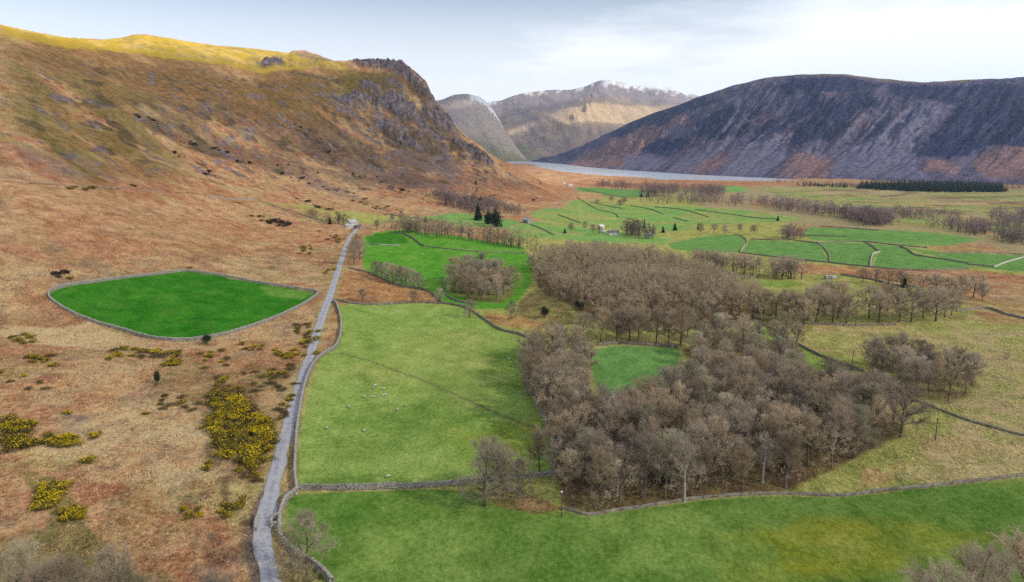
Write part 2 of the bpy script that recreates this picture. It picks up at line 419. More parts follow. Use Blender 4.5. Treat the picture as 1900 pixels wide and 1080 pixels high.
field(9, [(1609,451),(1668,457),(1700,470),(1789,488),(1797,497),(1720,500),(1620,496),(1628,468)], 'vgreen', .6)
field(10, [(1672,457),(1740,468),(1900,474),(2300,490),(2300,545),(1900,505),(1800,494)], 'vgreen', .6)
field(11, [(1484,437),(1502,421),(1580,424),(1642,427),(1740,432),(1823,444),(1760,456),(1668,455),(1605,448),(1517,447)], 'vgreen', .8)
field(12, [(1062,372),(1110,374),(1180,380),(1260,385),(1370,391),(1440,398),(1500,407),(1440,412),(1310,418),(1200,411),(1100,398),(1050,385)], 'distgreen', .8)
field(13, [(1010,385),(1050,388),(1110,402),(1200,413),(1310,420),(1250,432),(1160,428),(1060,415),(990,405),(985,395)], 'distgreen', .8)
field(14, [(985,410),(1060,418),(1160,432),(1250,440),(1230,455),(1150,452),(1050,445),(960,440),(940,425)], 'distgreen', 1.)
field(15, [(1068,347),(1130,349),(1200,354),(1215,358),(1190,366),(1120,362),(1070,353)], 'vgreen', .6)
field(16, [(1320,345),(1370,345),(1395,350),(1370,357),(1330,355)], 'distgreen', .8)
field(17, [(475,370),(560,375),(640,390),(700,396),(780,400),(860,403),(800,408),(700,413),(640,412),(600,406),(545,385),(500,378)], 'yellowgreen', 1.)
field(18, [(780,402),(860,396),(930,405),(970,412),(935,425),(880,420),(830,412)], 'distgreen', 1.)
paint([(1500,362),(1600,370),(1640,385),(1560,390),(1500,378)], 'distgreen', 4, op=.7)
paint([(1560,395),(1680,398),(1700,405),(1600,405)], 'distgreen', 3, op=.6)
for pts in (F[2], F[11], F[12], F[13]): paint(pts, 'mid', 2, op=.22, brk=.1, scale=25)
paint([(1000,392),(1100,398),(1180,414),(1250,430),(1150,428),(1060,412)], 'yellowgreen', 3, op=.6, brk=.3, scale=60)
paint([(680,432),(740,426),(760,450),(720,455),(682,450)], 'bright', 1.5, op=.7)
# tones inside the near fields
paint([(640,620),(900,610),(960,700),(880,760),(640,700),(600,690)], 'yellowgreen', 25, op=.35, brk=.3, scale=30)
paint([(560,800),(700,760),(800,700),(860,790),(700,860),(560,880)], 'nearf', 25, op=.55, brk=.35, scale=22)
paint([(780,700),(900,690),(980,780),(900,840)], 'nearf', 20, op=.4, brk=.3, scale=22)
paint([(830,780),(1000,780),(1010,860),(880,880)], 'mossy', 20, op=.55, brk=.3, scale=14)
paint([(560,890),(700,880),(690,900),(560,905)], 'nearf', 6, op=.7)
paint([(900,650),(990,640),(1000,760),(930,720)], 'nearf', 20, op=.6)
paint([(1330,1000),(1480,960),(1700,970),(1850,1000),(1700,1060),(1450,1090),(1350,1080)], 'mossy', 22, op=.85, brk=.35, scale=12)
paint([(1450,985),(1600,975),(1700,1010),(1550,1040)], 'yellowgreen', 20, op=.35, brk=.2, scale=7)
paint([(560,930),(1900,900),(2000,1100),(560,1100)], 'mid', 20, op=.2, brk=.12, scale=20); paint([(1000,960),(1300,950),(1380,1040),(1150,1060)], 'mid', 26, op=.6, brk=.3, scale=16)
paint([(540,930),(700,925),(640,1000),(580,990)], 'bright', 20, op=.25)
paint([(620,990),(800,960),(1000,985),(900,1080),(640,1080)], 'mid', 25, op=.35, brk=.3, scale=18)
# rough patches around the fields
paint([(630,500),(690,508),(737,529),(792,540),(819,563),(771,561),(700,562),(632,560)], 'orange', 1., warp=.7)
paint([(595,575),(622,566),(630,585),(630,615),(620,640),(592,663),(585,650)], 'orange', 1.2)
paint([(960,560),(1000,535),(1050,570),(1080,600),(1000,610),(960,585)], 'olive', 4, warp=3); paint([(965,565),(1000,540),(1060,590),(990,605)], 'dullgrass', 5, op=.6, brk=.2, scale=9)
paint([(900,580),(960,585),(1010,600),(990,612),(910,600)], 'orange', 3, op=.8, warp=2)
paint([(1400,595),(1480,640),(1560,690),(1600,690),(1500,690),(1400,620)], 'mid', 3, op=.8)
paint([(1385,592),(1500,650),(1600,665),(1605,688),(1510,690),(1400,610)], 'mid', 3, op=.8)
paint([(1370,515),(1480,520),(1560,512),(1680,525),(1640,550),(1500,560),(1400,530)], 'yellowgreen', 3)
paint([(1380,518),(1480,522),(1470,535),(1400,530)], 'green', 4, op=.5)
paint([(1560,515),(1700,525),(1690,545),(1560,540)], 'straw', 5, op=.4, brk=.2, scale=14)
paint([(1480,488),(1620,498),(1800,502),(2200,540),(2200,600),(1900,600),(1830,560),(1700,530),(1560,508),(1480,510)], 'bracken', 1.5, warp=2)
paint([(1480,488),(1620,498),(1600,508),(1480,508)], 'orange', 2, op=.7)
paint([(1700,505),(1900,530),(1900,600),(1820,560)], 'farbrown', 5, op=.6, brk=.2, scale=18)
paint([(1510,600),(1660,595),(1690,612),(1560,625),(1500,615)], 'bracken_pale', 3, op=.8, brk=.4, scale=10)
paint([(1780,555),(2200,590),(2200,640),(1830,600)], 'bracken', 3, op=.8, warp=2)
paint([(1690,620),(1900,620),(1900,700),(1830,690)], 'straw', 12, op=.6, brk=.25, scale=9)
paint([(1400,560),(2300,560),(2300,900),(1560,900),(1600,760),(1500,660)], 'yellowgreen', 10, op=.5, brk=.1, scale=12)
paint([(1840,690),(1900,700),(2000,760),(1900,800),(1830,780),(1760,770)], 'straw', 6, op=.85, brk=.35, scale=10, warp=2)
paint([(1700,800),(1800,800),(1850,830),(1830,850),(1720,850)], 'bracken_pale', 8, op=.6, brk=.4, scale=6)
paint([(1640,830),(1900,830),(1900,880),(1600,915),(1560,905)], 'yellowgreen', 8, op=.7, brk=.2, scale=10)
paint([(1600,870),(1680,860),(1640,900),(1590,910)], 'bracken', 5, op=.6, brk=.3, scale=5)
paint([(1740,880),(1900,860),(1900,882),(1760,898)], 'straw', 5, op=.6)
paint([(880,905),(960,905),(1045,945),(1000,955),(920,940)], 'olive', 3, op=.9); paint([(950,920),(1010,925),(1040,945),(970,945)], 'bracken', 3, op=.5)
paint([(1480,610),(2300,600),(2300,700),(1900,800),(1690,815),(1600,700)], 'yellowgreen', 10, op=.7, brk=.25, scale=16)
paint([(1690,610),(2000,600),(2000,690),(1880,700),(1700,650)], 'straw', 12, op=.6, brk=.12, scale=10, warp=4); paint([(1840,730),(2000,700),(2000,850),(1760,880),(1700,850),(1760,790)], 'straw', 10, op=.65, brk=.15, scale=8, warp=4)
for k_, (cl_, o_, b_, sc_) in enumerate((('bracken',.6,.01,55),('straw',.55,.02,38),('distgreen',.6,-.02,70),('heather',.55,-.04,42),('yellowgreen',.6,.02,60))): paint([(1390+k_,342),(1900,352),(2300,380),(2300,450),(1900,445),(1660,412),(1480,378)], cl_, 4, op=o_, brk=b_, scale=sc_, warp2=10)
paint([(1700,505),(1900,520),(2200,540),(2200,600),(1900,602),(1830,570),(1740,535)], 'bracken_pale', 5, op=.65, brk=.25, scale=22, warp2=4)
paint([(0,860),(230,890),(280,940),(200,1000),(60,960),(0,930)], 'bracken_pale', 8, op=.6, brk=.15, scale=7); paint([(0,700),(160,700),(200,760),(80,800),(0,770)], 'straw', 8, op=.55, brk=.12, scale=6); paint([(250,620),(420,650),(380,740),(200,720),(120,660)], 'bracken', 8, op=.6, brk=.2, scale=9)
# wood floors
WOOD_LOW = [(1040,935),(1095,953),(1200,938),(1300,922),(1400,914),(1470,906),(1540,872),(1610,838),(1670,812),(1670,785),(1600,760),(1520,740),(1480,715),(1420,700),(1340,695),(1290,705),(1235,735),(1150,765),(1100,755),(1060,715),(985,700),(972,715),(1015,780),(1028,840),(1034,890)]
paint(WOOD_LOW, 'litter', 4, warp=1.5); paint(WOOD_LOW, 'olive', 4, op=.6, brk=.2, scale=8)
paint([(975,690),(985,720),(1020,765),(1075,745),(1095,700),(1090,660),(1040,645),(985,650)], 'litter', 3, op=.8)
paint([(1265,650),(1300,690),(1420,695),(1500,695),(1490,650),(1400,620),(1340,615)], 'litter', 3, op=.8)
WOOD_UP = [(990,520),(1010,545),(1060,570),(1110,602),(1150,622),(1230,605),(1300,612),(1370,602),(1415,590),(1400,560),(1340,530),(1290,508),(1220,488),(1150,478),(1080,473),(1020,478),(985,500)]
paint(WOOD_UP, 'litter', 3, warp=2); paint(WOOD_UP, 'olive', 3, op=.5, brk=.2, scale=12)
paint([(1610,690),(1700,735),(1760,752),(1820,720),(1800,695),(1700,675),(1620,665)], 'litter', 3, op=.75, brk=.3, scale=6)
paint([(835,542),(870,558),(930,564),(955,545),(940,518),(880,512),(838,522)], 'olive', 3, op=.8)
paint([(1150,622),(1260,620),(1300,640),(1260,645),(1110,640),(1090,630)], 'dullgrass', 4, op=.8)
# old lines across the big pasture
stroke([(632,655),(680,668),(740,690),(800,712),(850,735),(900,757),(950,778),(1000,797)], .9, 'heather', .8, warp=.2)
stroke([(640,567),(700,585),(760,605),(810,627),(860,645),(910,660),(960,668)], 1.8, 'nearf', .55, soft=.9)
stroke([(690,760),(680,700),(690,620)], 4, 'nearf', .35, soft=.9); stroke([(720,850),(760,790),(830,720),(900,690)], 8, 'nearf', .35, soft=.9)
# ---- left: moor below the enclosure
paint([(90,610),(170,595),(260,640),(250,655),(150,645),(60,640),(0,620),(20,605)], 'straw', 4, warp=2, warp2=3)
paint([(0,520),(120,470),(260,440),(480,470),(600,500),(560,520),(345,495),(200,515)], 'bracken_pale', 8, op=.5, brk=.3, scale=14)
paint([(430,495),(590,520),(610,535),(590,540),(480,520)], 'straw', 4, op=.7, brk=.25, scale=9)
paint([(480,470),(590,480),(600,510),(520,505)], 'straw', 5, op=.6, brk=.15, scale=7)
paint([(200,760),(300,750),(420,800),(430,880),(320,960),(240,920),(120,850),(60,830)], 'straw', 10, op=.95, brk=.34, scale=9, warp=3)
paint([(280,870),(390,860),(400,940),(330,950),(280,920)], 'dullgrass', 6, op=.8, warp=2); paint([(310,880),(400,900),(390,930),(320,930)], 'olive', 6, op=.6, brk=.3, scale=5)
paint([(400,890),(500,880),(480,960),(430,990),(400,960)], 'dullgrass', 6, op=.8, warp=2)
paint([(0,870),(240,900),(420,960),(450,1040),(200,1080),(0,1010)], 'bracken', 10, op=.9, warp=3)
paint([(250,890),(300,890),(290,960),(250,950)], 'orange', 6, op=.6, warp=2); paint([(370,970),(450,980),(455,1050),(380,1060)], 'bracken_red', 6, op=.6, brk=.4, scale=3)
paint([(30,830),(180,845),(170,870),(40,865)], 'yellowgreen', 6, op=.5, brk=.3, scale=6)
paint([(220,740),(280,715),(300,745),(250,765)], 'scree', 5, op=.8, brk=.35, scale=4); paint([(110,760),(170,775),(170,810),(130,800)], 'scree', 5, op=.7, brk=.35, scale=4)
paint([(300,690),(400,680),(430,720),(300,770),(270,740)], 'olive', 6, op=.7, brk=.3, scale=6)
paint([(460,670),(550,680),(540,720),(450,735),(430,700)], 'olive', 6, op=.8, brk=.4, scale=5); paint([(530,600),(580,600),(575,630),(545,625)], 'dark', 4, op=.6, brk=.3, scale=4)
paint([(470,560),(590,555),(575,590),(540,640),(420,655),(410,640),(520,600)], 'orange', 4, op=.55, warp=1.5)
paint([(560,700),(540,760),(510,850),(490,880),(500,760)], 'orange', 3, op=.5, brk=.3, scale=5)
paint([(380,700),(450,710),(510,780),(500,870),(440,900),(380,870),(370,790)], 'dark', 5, op=.75, brk=.45, scale=5, warp=2)
paint([(30,875),(110,890),(140,935),(165,980),(195,1012),(150,1090),(0,1100),(0,1030),(80,990),(95,960),(60,910)], 'olive', .5, op=.85)
paint([(60,980),(200,1010),(330,1080),(300,1200),(0,1200),(0,1000)], 'shade_green', 8, op=.7, brk=.35, scale=6)  # darker green patches broken up by noise
for sc_, cl_, o_, th_ in ((34,'straw',.55,.56),(20,'olive',.45,.60),(26,'bracken_red',.45,.57),(13,'mud',.4,.62)):
    sl = (slice(0, np.searchsorted(rows, 560)), slice(0, NU//2+120)); n_ = fbm(GX[sl]/sc_, GY[sl]/(sc_*1.1), 5, int(sc_*91)); put_sub(sl, sstep(th_, th_+.07, n_)*o_*(FIELD[sl] == 0)*sstep(4, -8, GX[sl]+GY[sl]*.19), cl_)
# rough tussocks and hollows
for sc, cl, o in ((4,'bracken_red',.35),(7,'straw',.35),(3,'dark',.30),(2.2,'straw',.25)):
    sl = (slice(0, np.searchsorted(rows, 520)), slice(0, NU//2+120))
    n_ = fbm(GX[sl]/sc, GY[sl]/(sc*.8), 4, int(sc*100)); msk = (FIELD[sl] == 0)*sstep(4, -8, GX[sl]+GY[sl]*.19)
    put_sub(sl, sstep(.57,.70,n_)*o*msk, cl)
paint([(90,610),(170,597),(260,640),(250,655),(150,645),(60,640),(0,622),(20,607)], 'straw', 4, op=.9, warp=2, warp2=3)
paint([(200,770),(300,760),(420,810),(430,880),(320,950),(240,915),(130,850),(60,838),(90,815)], 'straw', 8, op=.85, brk=.14, scale=8, warp=3)
paint([(150,560),(70,570),(0,600),(0,560),(60,530)], 'bracken_pale', 8, op=.6, brk=.2, scale=10)
paint([(30,875),(110,890),(140,935),(165,980),(195,1012),(150,1090),(0,1100),(0,1030),(80,990),(95,960),(60,910)], 'olive', .5, op=.8)
paint([(480,500),(600,510),(595,530),(500,518)], 'straw', 4, op=.6, brk=.15, scale=6); paint([(430,900),(490,890),(470,960),(430,990)], 'dullgrass', 5, op=.6)
# ---- the fell
paint([(0,120),(120,130),(300,170),(420,210),(330,260),(330,330),(200,340),(90,300),(0,230)], 'fellgreen', 25, op=.75, brk=.35, scale=40)
paint([(0,55),(270,70),(480,100),(640,118),(650,160),(560,200),(500,240),(400,200),(200,150),(0,110)], 'fell', 20, op=.9, brk=.5, scale=60)
paint([(0,46),(120,69),(190,73),(225,70),(258,64),(290,67),(400,84),(480,91),(545,96),(600,108),(640,117),(640,128),(560,128),(480,135),(400,118),(270,98),(130,90),(0,66)], 'golden', 4, op=.85, warp=6, warp2=8)  # sunlit warmth of the ridge top painted into the ground tones
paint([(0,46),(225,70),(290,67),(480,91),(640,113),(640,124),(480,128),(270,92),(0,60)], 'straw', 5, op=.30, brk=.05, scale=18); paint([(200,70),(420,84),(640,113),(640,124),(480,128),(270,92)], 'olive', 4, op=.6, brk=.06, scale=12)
paint([(480,170),(650,130),(720,135),(730,160),(640,180),(600,240),(540,220)], 'fellgreen', 14, op=.8, brk=.45, scale=25)
paint([(640,128),(730,130),(760,160),(700,172),(630,175)], 'fellgreen', 6, op=.7)
paint([(60,180),(80,230),(75,240),(140,300),(200,340),(180,345),(110,290),(65,240)], 'fellgreen', 5, op=.8, warp=3); stroke([(72,190),(76,225),(82,240),(110,262),(150,295),(190,320)], 4, 'olive', .6, soft=.9, warp=2)
paint([(240,200),(330,230),(330,260),(260,225)], 'heather', 5, op=.7, brk=.35, scale=15)
paint([(500,200),(640,240),(800,310),(760,340),(600,300),(480,240)], 'heather', 12, op=.55, brk=.4, scale=30)
paint([(0,330),(300,340),(620,370),(640,440),(480,470),(0,480)], 'bracken', 25, op=.6, brk=.3, scale=30)
paint([(100,300),(300,310),(420,360),(200,380)], 'bracken_red', 20, op=.4, brk=.25, scale=18)
paint([(470,330),(640,380),(720,350),(600,290),(500,300)], 'bracken_pale', 10, op=.5, brk=.4, scale=25)
paint([(640,330),(800,350),(980,375),(1050,372),(1000,345),(900,330),(760,320)], 'bracken_red', 8, op=.6, brk=.4, scale=25)
paint([(620,350),(760,370),(760,395),(660,385)], 'bracken_pale', 6, op=.6, brk=.4, scale=18)
SCREE = [(770,255),(800,262),(830,285),(864,318),(850,330),(790,318),(740,300),(720,285),(760,280)]
paint(SCREE, 'scree', 6, op=.85, warp2=4); paint([(690,310),(760,320),(850,345),(800,350),(700,330)], 'scree', 6, op=.55, brk=.4, scale=15)
paint([(560,320),(640,350),(700,380),(650,372),(570,345)], 'scree', 6, op=.6, brk=.4, scale=15)
CRAG = [
 [(629,180),(658,174),(684,175),(710,177),(733,168),(752,186),(770,196),(774,212),(766,224),(750,226),(738,214),(716,202),(690,193),(662,196),(640,194)],
 [(692,226),(712,221),(730,228),(744,240),(757,252),(770,266),(781,280),(768,277),(750,270),(733,260),(714,249),(698,238)],
 [(655,114),(690,111),(722,110.5),(746,113),(757,121),(766,131),(768,140),(752,136),(735,128),(705,124),(672,124)],
 [(756,133),(774,142),(792,162),(808,186),(812,194),(797,190),(780,176),(765,162),(752,148)],
 [(790,200),(812,202),(832,218),(846,236),(842,244),(826,238),(806,226),(790,214)],
 [(866,272),(884,277),(904,290),(918,302),(912,310),(898,303),(884,293),(868,282)],
 [(668,152),(690,148),(700,158),(690,164),(672,160)],
 [(840,262),(862,266),(872,276),(856,276),(838,270)],
 [(476,116),(500,110),(528,116),(520,124),(490,126)],
]
crag_masks = []
for pts in ([(560,180),(640,170),(760,120),(800,160),(850,240),(870,280),(800,290),(700,270),(620,215)], [(690,225),(800,200),(880,290),(920,312),(800,300),(730,280)]):
    sl, m = paint(pts, 'heather', 6, op=.7, brk=.12, scale=22, warp=6); sl, m = paint(pts, 'rock', 6, op=.85, brk=.03, scale=13, warp=6); ROCKY[sl] = np.maximum(ROCKY[sl], m*.7); sl, m = paint(pts, 'fell', 6, op=.5, brk=-.02, scale=18, warp=6); sl, m = paint(pts, 'fellgreen', 6, op=.25, brk=-.05, scale=14, warp=6)
for i, pts in enumerate(CRAG):
    sl, m, s = field_mask(pts, 2.2, warp=9., warp2=3)
    m = m*sstep(.20,.36, fbm(GX[sl]/11, GY[sl]/16, 4, 900+i))
    put_sub(sl, m, 'rock'); crag_masks.append((sl, m, s)); ROCKY[sl] = np.maximum(ROCKY[sl], m)
paint([(538,97),(560,93),(590,101),(620,112),(600,115),(560,106)], 'rock', 2, op=.55, brk=.5, scale=12)
for pts in ([(444,236),(472,234),(476,254),(456,256)], [(415,255),(428,253),(432,264),(418,266)]):
    sl, m = paint(pts, 'pale_rock', 3, op=.9, brk=.45, scale=4); ROCKY[sl] = np.maximum(ROCKY[sl], m*.6)
for pts in ([(250,208),(280,216),(318,232),(315,238),(285,228)], [(270,232),(300,238),(318,258),(305,252)], [(545,235),(580,250),(632,296),(620,294),(580,270)], [(585,205),(625,235),(660,270),(640,262),(600,230)], [(440,190),(480,200),(478,206),(445,197)], [(500,252),(535,262),(530,267),(502,258)], [(345,262),(370,268),(425,288),(428,294),(390,286),(350,272)],
            [(590,255),(640,270),(660,300),(620,285)], [(520,130),(640,148),(640,154),(560,142)], [(640,262),(700,300),(720,320),(680,305)], [(380,145),(420,165),(430,175),(395,160)], [(660,260),(690,275),(705,295),(680,285)], [(770,150),(795,175),(790,195),(760,165)]):
    sl, m = paint(pts, 'dark', 2.5, op=.85, brk=.5, scale=7, warp=3); ROCKY[sl] = np.maximum(ROCKY[sl], m*.5)
paint([(250,180),(420,190),(560,230),(700,300),(820,340),(760,360),(560,330),(400,290),(280,240)], 'heather', 18, op=.6, brk=.3, scale=34, warp2=10)
paint([(300,230),(520,260),(640,320),(560,330),(380,280)], 'mud', 14, op=.35, brk=.1, scale=20, warp2=6)
paint([(400,140),(600,170),(640,220),(540,240),(400,190)], 'fell', 14, op=.7, brk=.3, scale=30, warp2=8)
paint([(0,240),(120,280),(260,330),(200,345),(0,330)], 'scree', 14, op=.35, brk=.12, scale=18, warp2=6)
paint([(590,225),(700,270),(800,292),(960,328),(1010,352),(900,352),(760,338),(640,320),(560,285)], 'heather', 10, op=.55, brk=.3, scale=20, warp2=6); paint([(640,300),(800,320),(940,345),(800,350),(660,330)], 'scree', 10, op=.45, brk=.08, scale=16, warp2=4)
_fr = sstep(-30, 30, signed(GX, GY, hitpoly([(0,110),(300,120),(640,140),(860,250),(980,340),(700,370),(420,330),(150,320),(0,300)], 2)[:,:2]))*(FIELD == 0)
_oc = sstep(.645,.70, fbm(GX/17+3.1, GY/26, 4, 711))*_fr; put(_oc*.8, 'dark'); ROCKY = np.maximum(ROCKY, _oc*.5)
_oc = sstep(.66,.71, fbm(GX/11-7.7, GY/15, 4, 713))*_fr; put(_oc*.8, 'rock'); ROCKY = np.maximum(ROCKY, _oc*.6)
# banks and old field lines that run across the slope
for pts, wd in (([(0,338),(60,342),(130,345),(200,348),(300,352),(420,370),(480,372)],2.0), ([(480,372),(520,386),(560,400),(600,412)],2.5), ([(640,372),(700,385),(760,400),(810,410)],2.2), ([(600,352),(660,370),(720,392),(760,402)],3),
                ([(330,265),(420,295),(520,345),(560,372)],2.5), ([(440,300),(520,332),(600,370),(640,385)],2), ([(650,318),(730,350),(800,378)],3), ([(880,330),(940,355),(1000,372)],2.2), ([(560,250),(660,320),(760,345)],3),
                ([(930,365),(980,378),(1030,384)],2), ([(800,330),(850,350),(900,372)],2), ([(20,470),(60,485),(110,500)],1.2), ([(250,135),(330,150),(430,190),(520,240)],3), ([(280,300),(360,330),(420,340)],3)):
    stroke(pts, wd, 'ditch', .6, soft=.8, warp=1.5)
stroke([(0,336),(60,340),(130,343),(230,349),(300,352)], 1.2, 'pale_rock', .55, soft=.8, warp=.6)
# road, verge, tracks
ROAD = [(522,1130),(506,1085),(494,1040),(488,1003),(490,975),(500,930),(511,880),(524,830),(538,780),(551,735),(563,700),(577,655),(589,615),(601,580),(612,550),(620,525),(628,500),(636,475),(642,458),(647,445),(652,436),(662,425)]
road_xy = smoothline(ROAD, 1.5)
stroke(ROAD, 7.5, 'dullgrass', .7, soft=.5, warp=.6)
stroke([(480,1085),(470,1020),(466,980),(480,945),(492,915)], 3.2, 'mud', .9, soft=.5, warp=.5)
stroke([(455,970),(475,968)], 3.0, 'ditch', .9)
stroke([(658,428),(668,419),(685,415),(710,412),(734,407),(761,403),(790,400),(806,398),(830,395),(853,392)], 5, 'track', .85, soft=.4)
stroke([(985,392),(1021,387),(1035,381),(1045,376),(1056,368)], 6, 'track', .9, soft=.5)
stroke([(520,945),(508,962),(512,990)], 2.2, 'dullgrass', .8)
# stream beside the road
stroke([(420,890),(418,920),(415,960)], 1.4, 'ditch', .7, soft=.7, warp=.6)

field(1, F[1], 'bright', .3)
paint(F[1], 'green', .5, op=.14, brk=.2, scale=16); paint(F[1], 'nearf', .5, op=.16, brk=.06, scale=5); paint([(480,530),(588,543),(560,556),(500,548)], 'mid', 3, op=.35)
for i_ in (12,13,14,18): paint(F[i_], 'yellowgreen', 2, op=.4, brk=-.02, scale=22)
for i_ in (12,13,14): paint(F[i_], 'dullgrass', 2, op=.35, brk=-.04, scale=30)
# ---- relief that belongs to the surfaces
relief = np.zeros(GX.shape)
left = sstep(.02, -.12, GX/GY)*sstep(60, 150, GY)
slope_reg = left*sstep(300, 700, GY)*(GY < 2200)
relief += slope_reg*(10*(fbm(GX/70, GY/90, 5, 91)-.5) + 3.6*(ridged(GX/26+.2*_wx2*8, GY/34, 4, 95)-.6) + 3.0*sstep(.5,.7,fbm(GX/40, GY/40, 3, 96))*(ridged((GX+.35*GY)/14, (GY-.35*GX)/60, 3, 97)-.6))
relief += (FIELD == 0)*sstep(110,160,GY)*(GY < 700)*(1.1*(fbm(GX/10, GY/10, 4, 97)-.5) + .35*(tiny-.5))*np.where(GX < GY*(-.19), 1.2, .8)
relief += (FIELD > 0)*(GY < 3000)*.5*(fbm(GX/30, GY/30, 3, 99)-.5)
relief += sstep(600,1100,GY)*(GX > .1*GY)*(GY < 3000)*5*(fbm(GX/150, GY/210, 3, 101)-.5)
for sl, m, s in crag_masks:
    rib = ridged(GX[sl]/17 + 3*_wx2[sl] + GY[sl]/60, GY[sl]/55 + 2*_wy[sl], 3, 105); r2 = ridged(GX[sl]/6 + GY[sl]/25, GY[sl]/20, 3, 106)
    relief[sl] += m*(7 + 15*(rib-.62) + 2.2*(r2-.6) + .8*(fbm(GX[sl]/4, GY[sl]/4, 3, 109)-.5))
kn = np.exp(-((GX+640)**2/60**2+(GY-1205)**2/40**2)); relief += 0*kn
# the road is cut in level
dx = np.interp(GY[:,0], road_xy[:,1], road_xy[:,0])
dr = np.abs(GX-dx[:,None]); rr = (GY < road_xy[:,1].max()+5)
relief *= np.where(rr, sstep(2.2, 7, dr), 1)
GZ0 = GZ.copy()
GZ = GZ + relief
# keep the skyline after adding relief
ang = (GZ-CAM_Z)/GY; best = np.full(len(ub), -9.0); fa = ang[reg]; order = np.argsort(fa); best[fb_[order]] = fa[order]; ok = best > -8; best = np.interp(ub, ub[ok], best[ok])
best = np.convolve(np.pad(best, 2, mode='edge'), np.ones(5)/5, 'valid')
GZ = GZ + np.interp(U, ub, np.interp(ub, su, sw)-best)*GY*wgt

# ---- ground material: two tones mixed by noise, grain, tussock relief
def shader(name):
    m = bpy.data.materials.new(name); m.use_nodes = True
    nt = m.node_tree; nt.nodes.clear()
    out = nt.nodes.new('ShaderNodeOutputMaterial')
    return m, nt, out
class NT:
    def __init__(s, nt): s.nt = nt
    def n(s, t, **kw):
        x = s.nt.nodes.new(t)
        for k, v in kw.items(): setattr(x, k, v)
        return x
    def l(s, a, b): s.nt.links.new(a, b)
    def math(s, op, a, b=None, clamp=False):
        x = s.n('ShaderNodeMath', operation=op, use_clamp=clamp)
        for i, v in enumerate((a, b)):
            if v is None: continue
            if isinstance(v, (int, float)): x.inputs[i].default_value = v
            else: s.l(v, x.inputs[i])
        return x.outputs[0]
    def noise(s, vec, scale, detail=3, rough=.6):
        x = s.n('ShaderNodeTexNoise'); x.inputs['Scale'].default_value = scale; x.inputs['Detail'].default_value = detail; x.inputs['Roughness'].default_value = rough
        s.l(vec, x.inputs['Vector']); return x.outputs['Fac']
    def ramp(s, fac, a, b, lo=0., hi=1.):
        x = s.n('ShaderNodeMapRange'); x.clamp = True
        for i, v in ((1,a),(2,b),(3,lo),(4,hi)): x.inputs[i].default_value = v
        s.l(fac, x.inputs[0]); return x.outputs[0]
    def mix(s, fac, a, b, mode='MIX'):
        x = s.n('ShaderNodeMix', data_type='RGBA', blend_type=mode)
        for sock, v in ((x.inputs[0], fac), (x.inputs[6], a), (x.inputs[7], b)):
            if isinstance(v, (int, float)): sock.default_value = v
            elif isinstance(v, tuple): sock.default_value = (*v, 1) if len(v) == 3 else v
            else: s.l(v, sock)
        return x.outputs[2]
def ground_material(name, big_sc=.02, mid_sc=.13, fine_sc=.9, grain_sc=4., bump=1.0, contrast=1.0):
    m, nt, out = shader(name); g = NT(nt)
    p = g.n('ShaderNodeNewGeometry').outputs['Position']
    a = g.n('ShaderNodeAttribute', attribute_name='tone_a').outputs['Color']
    b = g.n('ShaderNodeAttribute', attribute_name='tone_b').outputs['Color']
    rk = g.n('ShaderNodeAttribute', attribute_name='rocky').outputs['Fac']
    mp = g.n('ShaderNodeMapping'); mp.inputs['Scale'].default_value = (1, .8, 1.3); g.l(p, mp.inputs['Vector']); p2 = mp.outputs[0]
    nb = g.noise(p2, big_sc, 4); nm = g.noise(p2, mid_sc, 5, .65); nf = g.noise(p2, fine_sc, 4, .7); ng = g.noise(p2, grain_sc, 3, .7)
    f = g.ramp(g.math('ADD', g.math('MULTIPLY', nb, .55), g.math('ADD', g.math('MULTIPLY', nm, .8), g.math('MULTIPLY', nf, .55))), .78, 1.12)
    base = g.mix(f, a, b)
    val = g.math('ADD', g.math('MULTIPLY', g.math('SUBTRACT', nf, .5), 1.5*contrast), g.math('ADD', g.math('MULTIPLY', g.math('SUBTRACT', ng, .5), 1.6*contrast), g.math('ADD', g.math('MULTIPLY', g.math('SUBTRACT', nm, .5), .9*contrast), 1.0)))
    val = g.ramp(val, .25, 1.9, .25, 1.9)
    gray = g.n('ShaderNodeCombineXYZ')
    for i in range(3): g.l(val, gray.inputs[i])
    col = g.mix(1.0, base, gray.outputs[0], 'MULTIPLY')
    # rock: vertical cracks
    mr = g.n('ShaderNodeMapping'); mr.inputs['Scale'].default_value = (.16, .06, .022); g.l(p, mr.inputs['Vector'])
    cr = g.ramp(g.noise(mr.outputs[0], 1.0, 5, .7), .36, .64, .42, 1.5)
    gr2 = g.n('ShaderNodeCombineXYZ')
    for i in range(3): g.l(cr, gr2.inputs[i])
    rockc = g.mix(1.0, base, gr2.outputs[0], 'MULTIPLY')
    col = g.mix(rk, col, rockc)
    bs = g.n('ShaderNodeBsdfDiffuse'); bs.inputs['Roughness'].default_value = .6
    g.l(col, bs.inputs['Color'])
    h = g.math('ADD', g.math('MULTIPLY', nm, 1.6), g.math('ADD', g.math('MULTIPLY', nf, .5), g.math('MULTIPLY', ng, .16)))
    h = g.math('ADD', h, g.math('MULTIPLY', rk, g.math('MULTIPLY', cr, 1.6)))
    bp = g.n('ShaderNodeBump'); bp.inputs['Strength'].default_value = bump; bp.inputs['Distance'].default_value = 1.0
    g.l(h, bp.inputs['Height']); g.l(bp.outputs[0], bs.inputs['Normal'])
    g.l(bs.outputs[0], out.inputs['Surface'])
    return m
MAT_GROUND = ground_material('moorland', bump=1.0, contrast=1.35)
MAT_FIELD = ground_material('pasture', bump=.45, contrast=.85, grain_sc=3.)

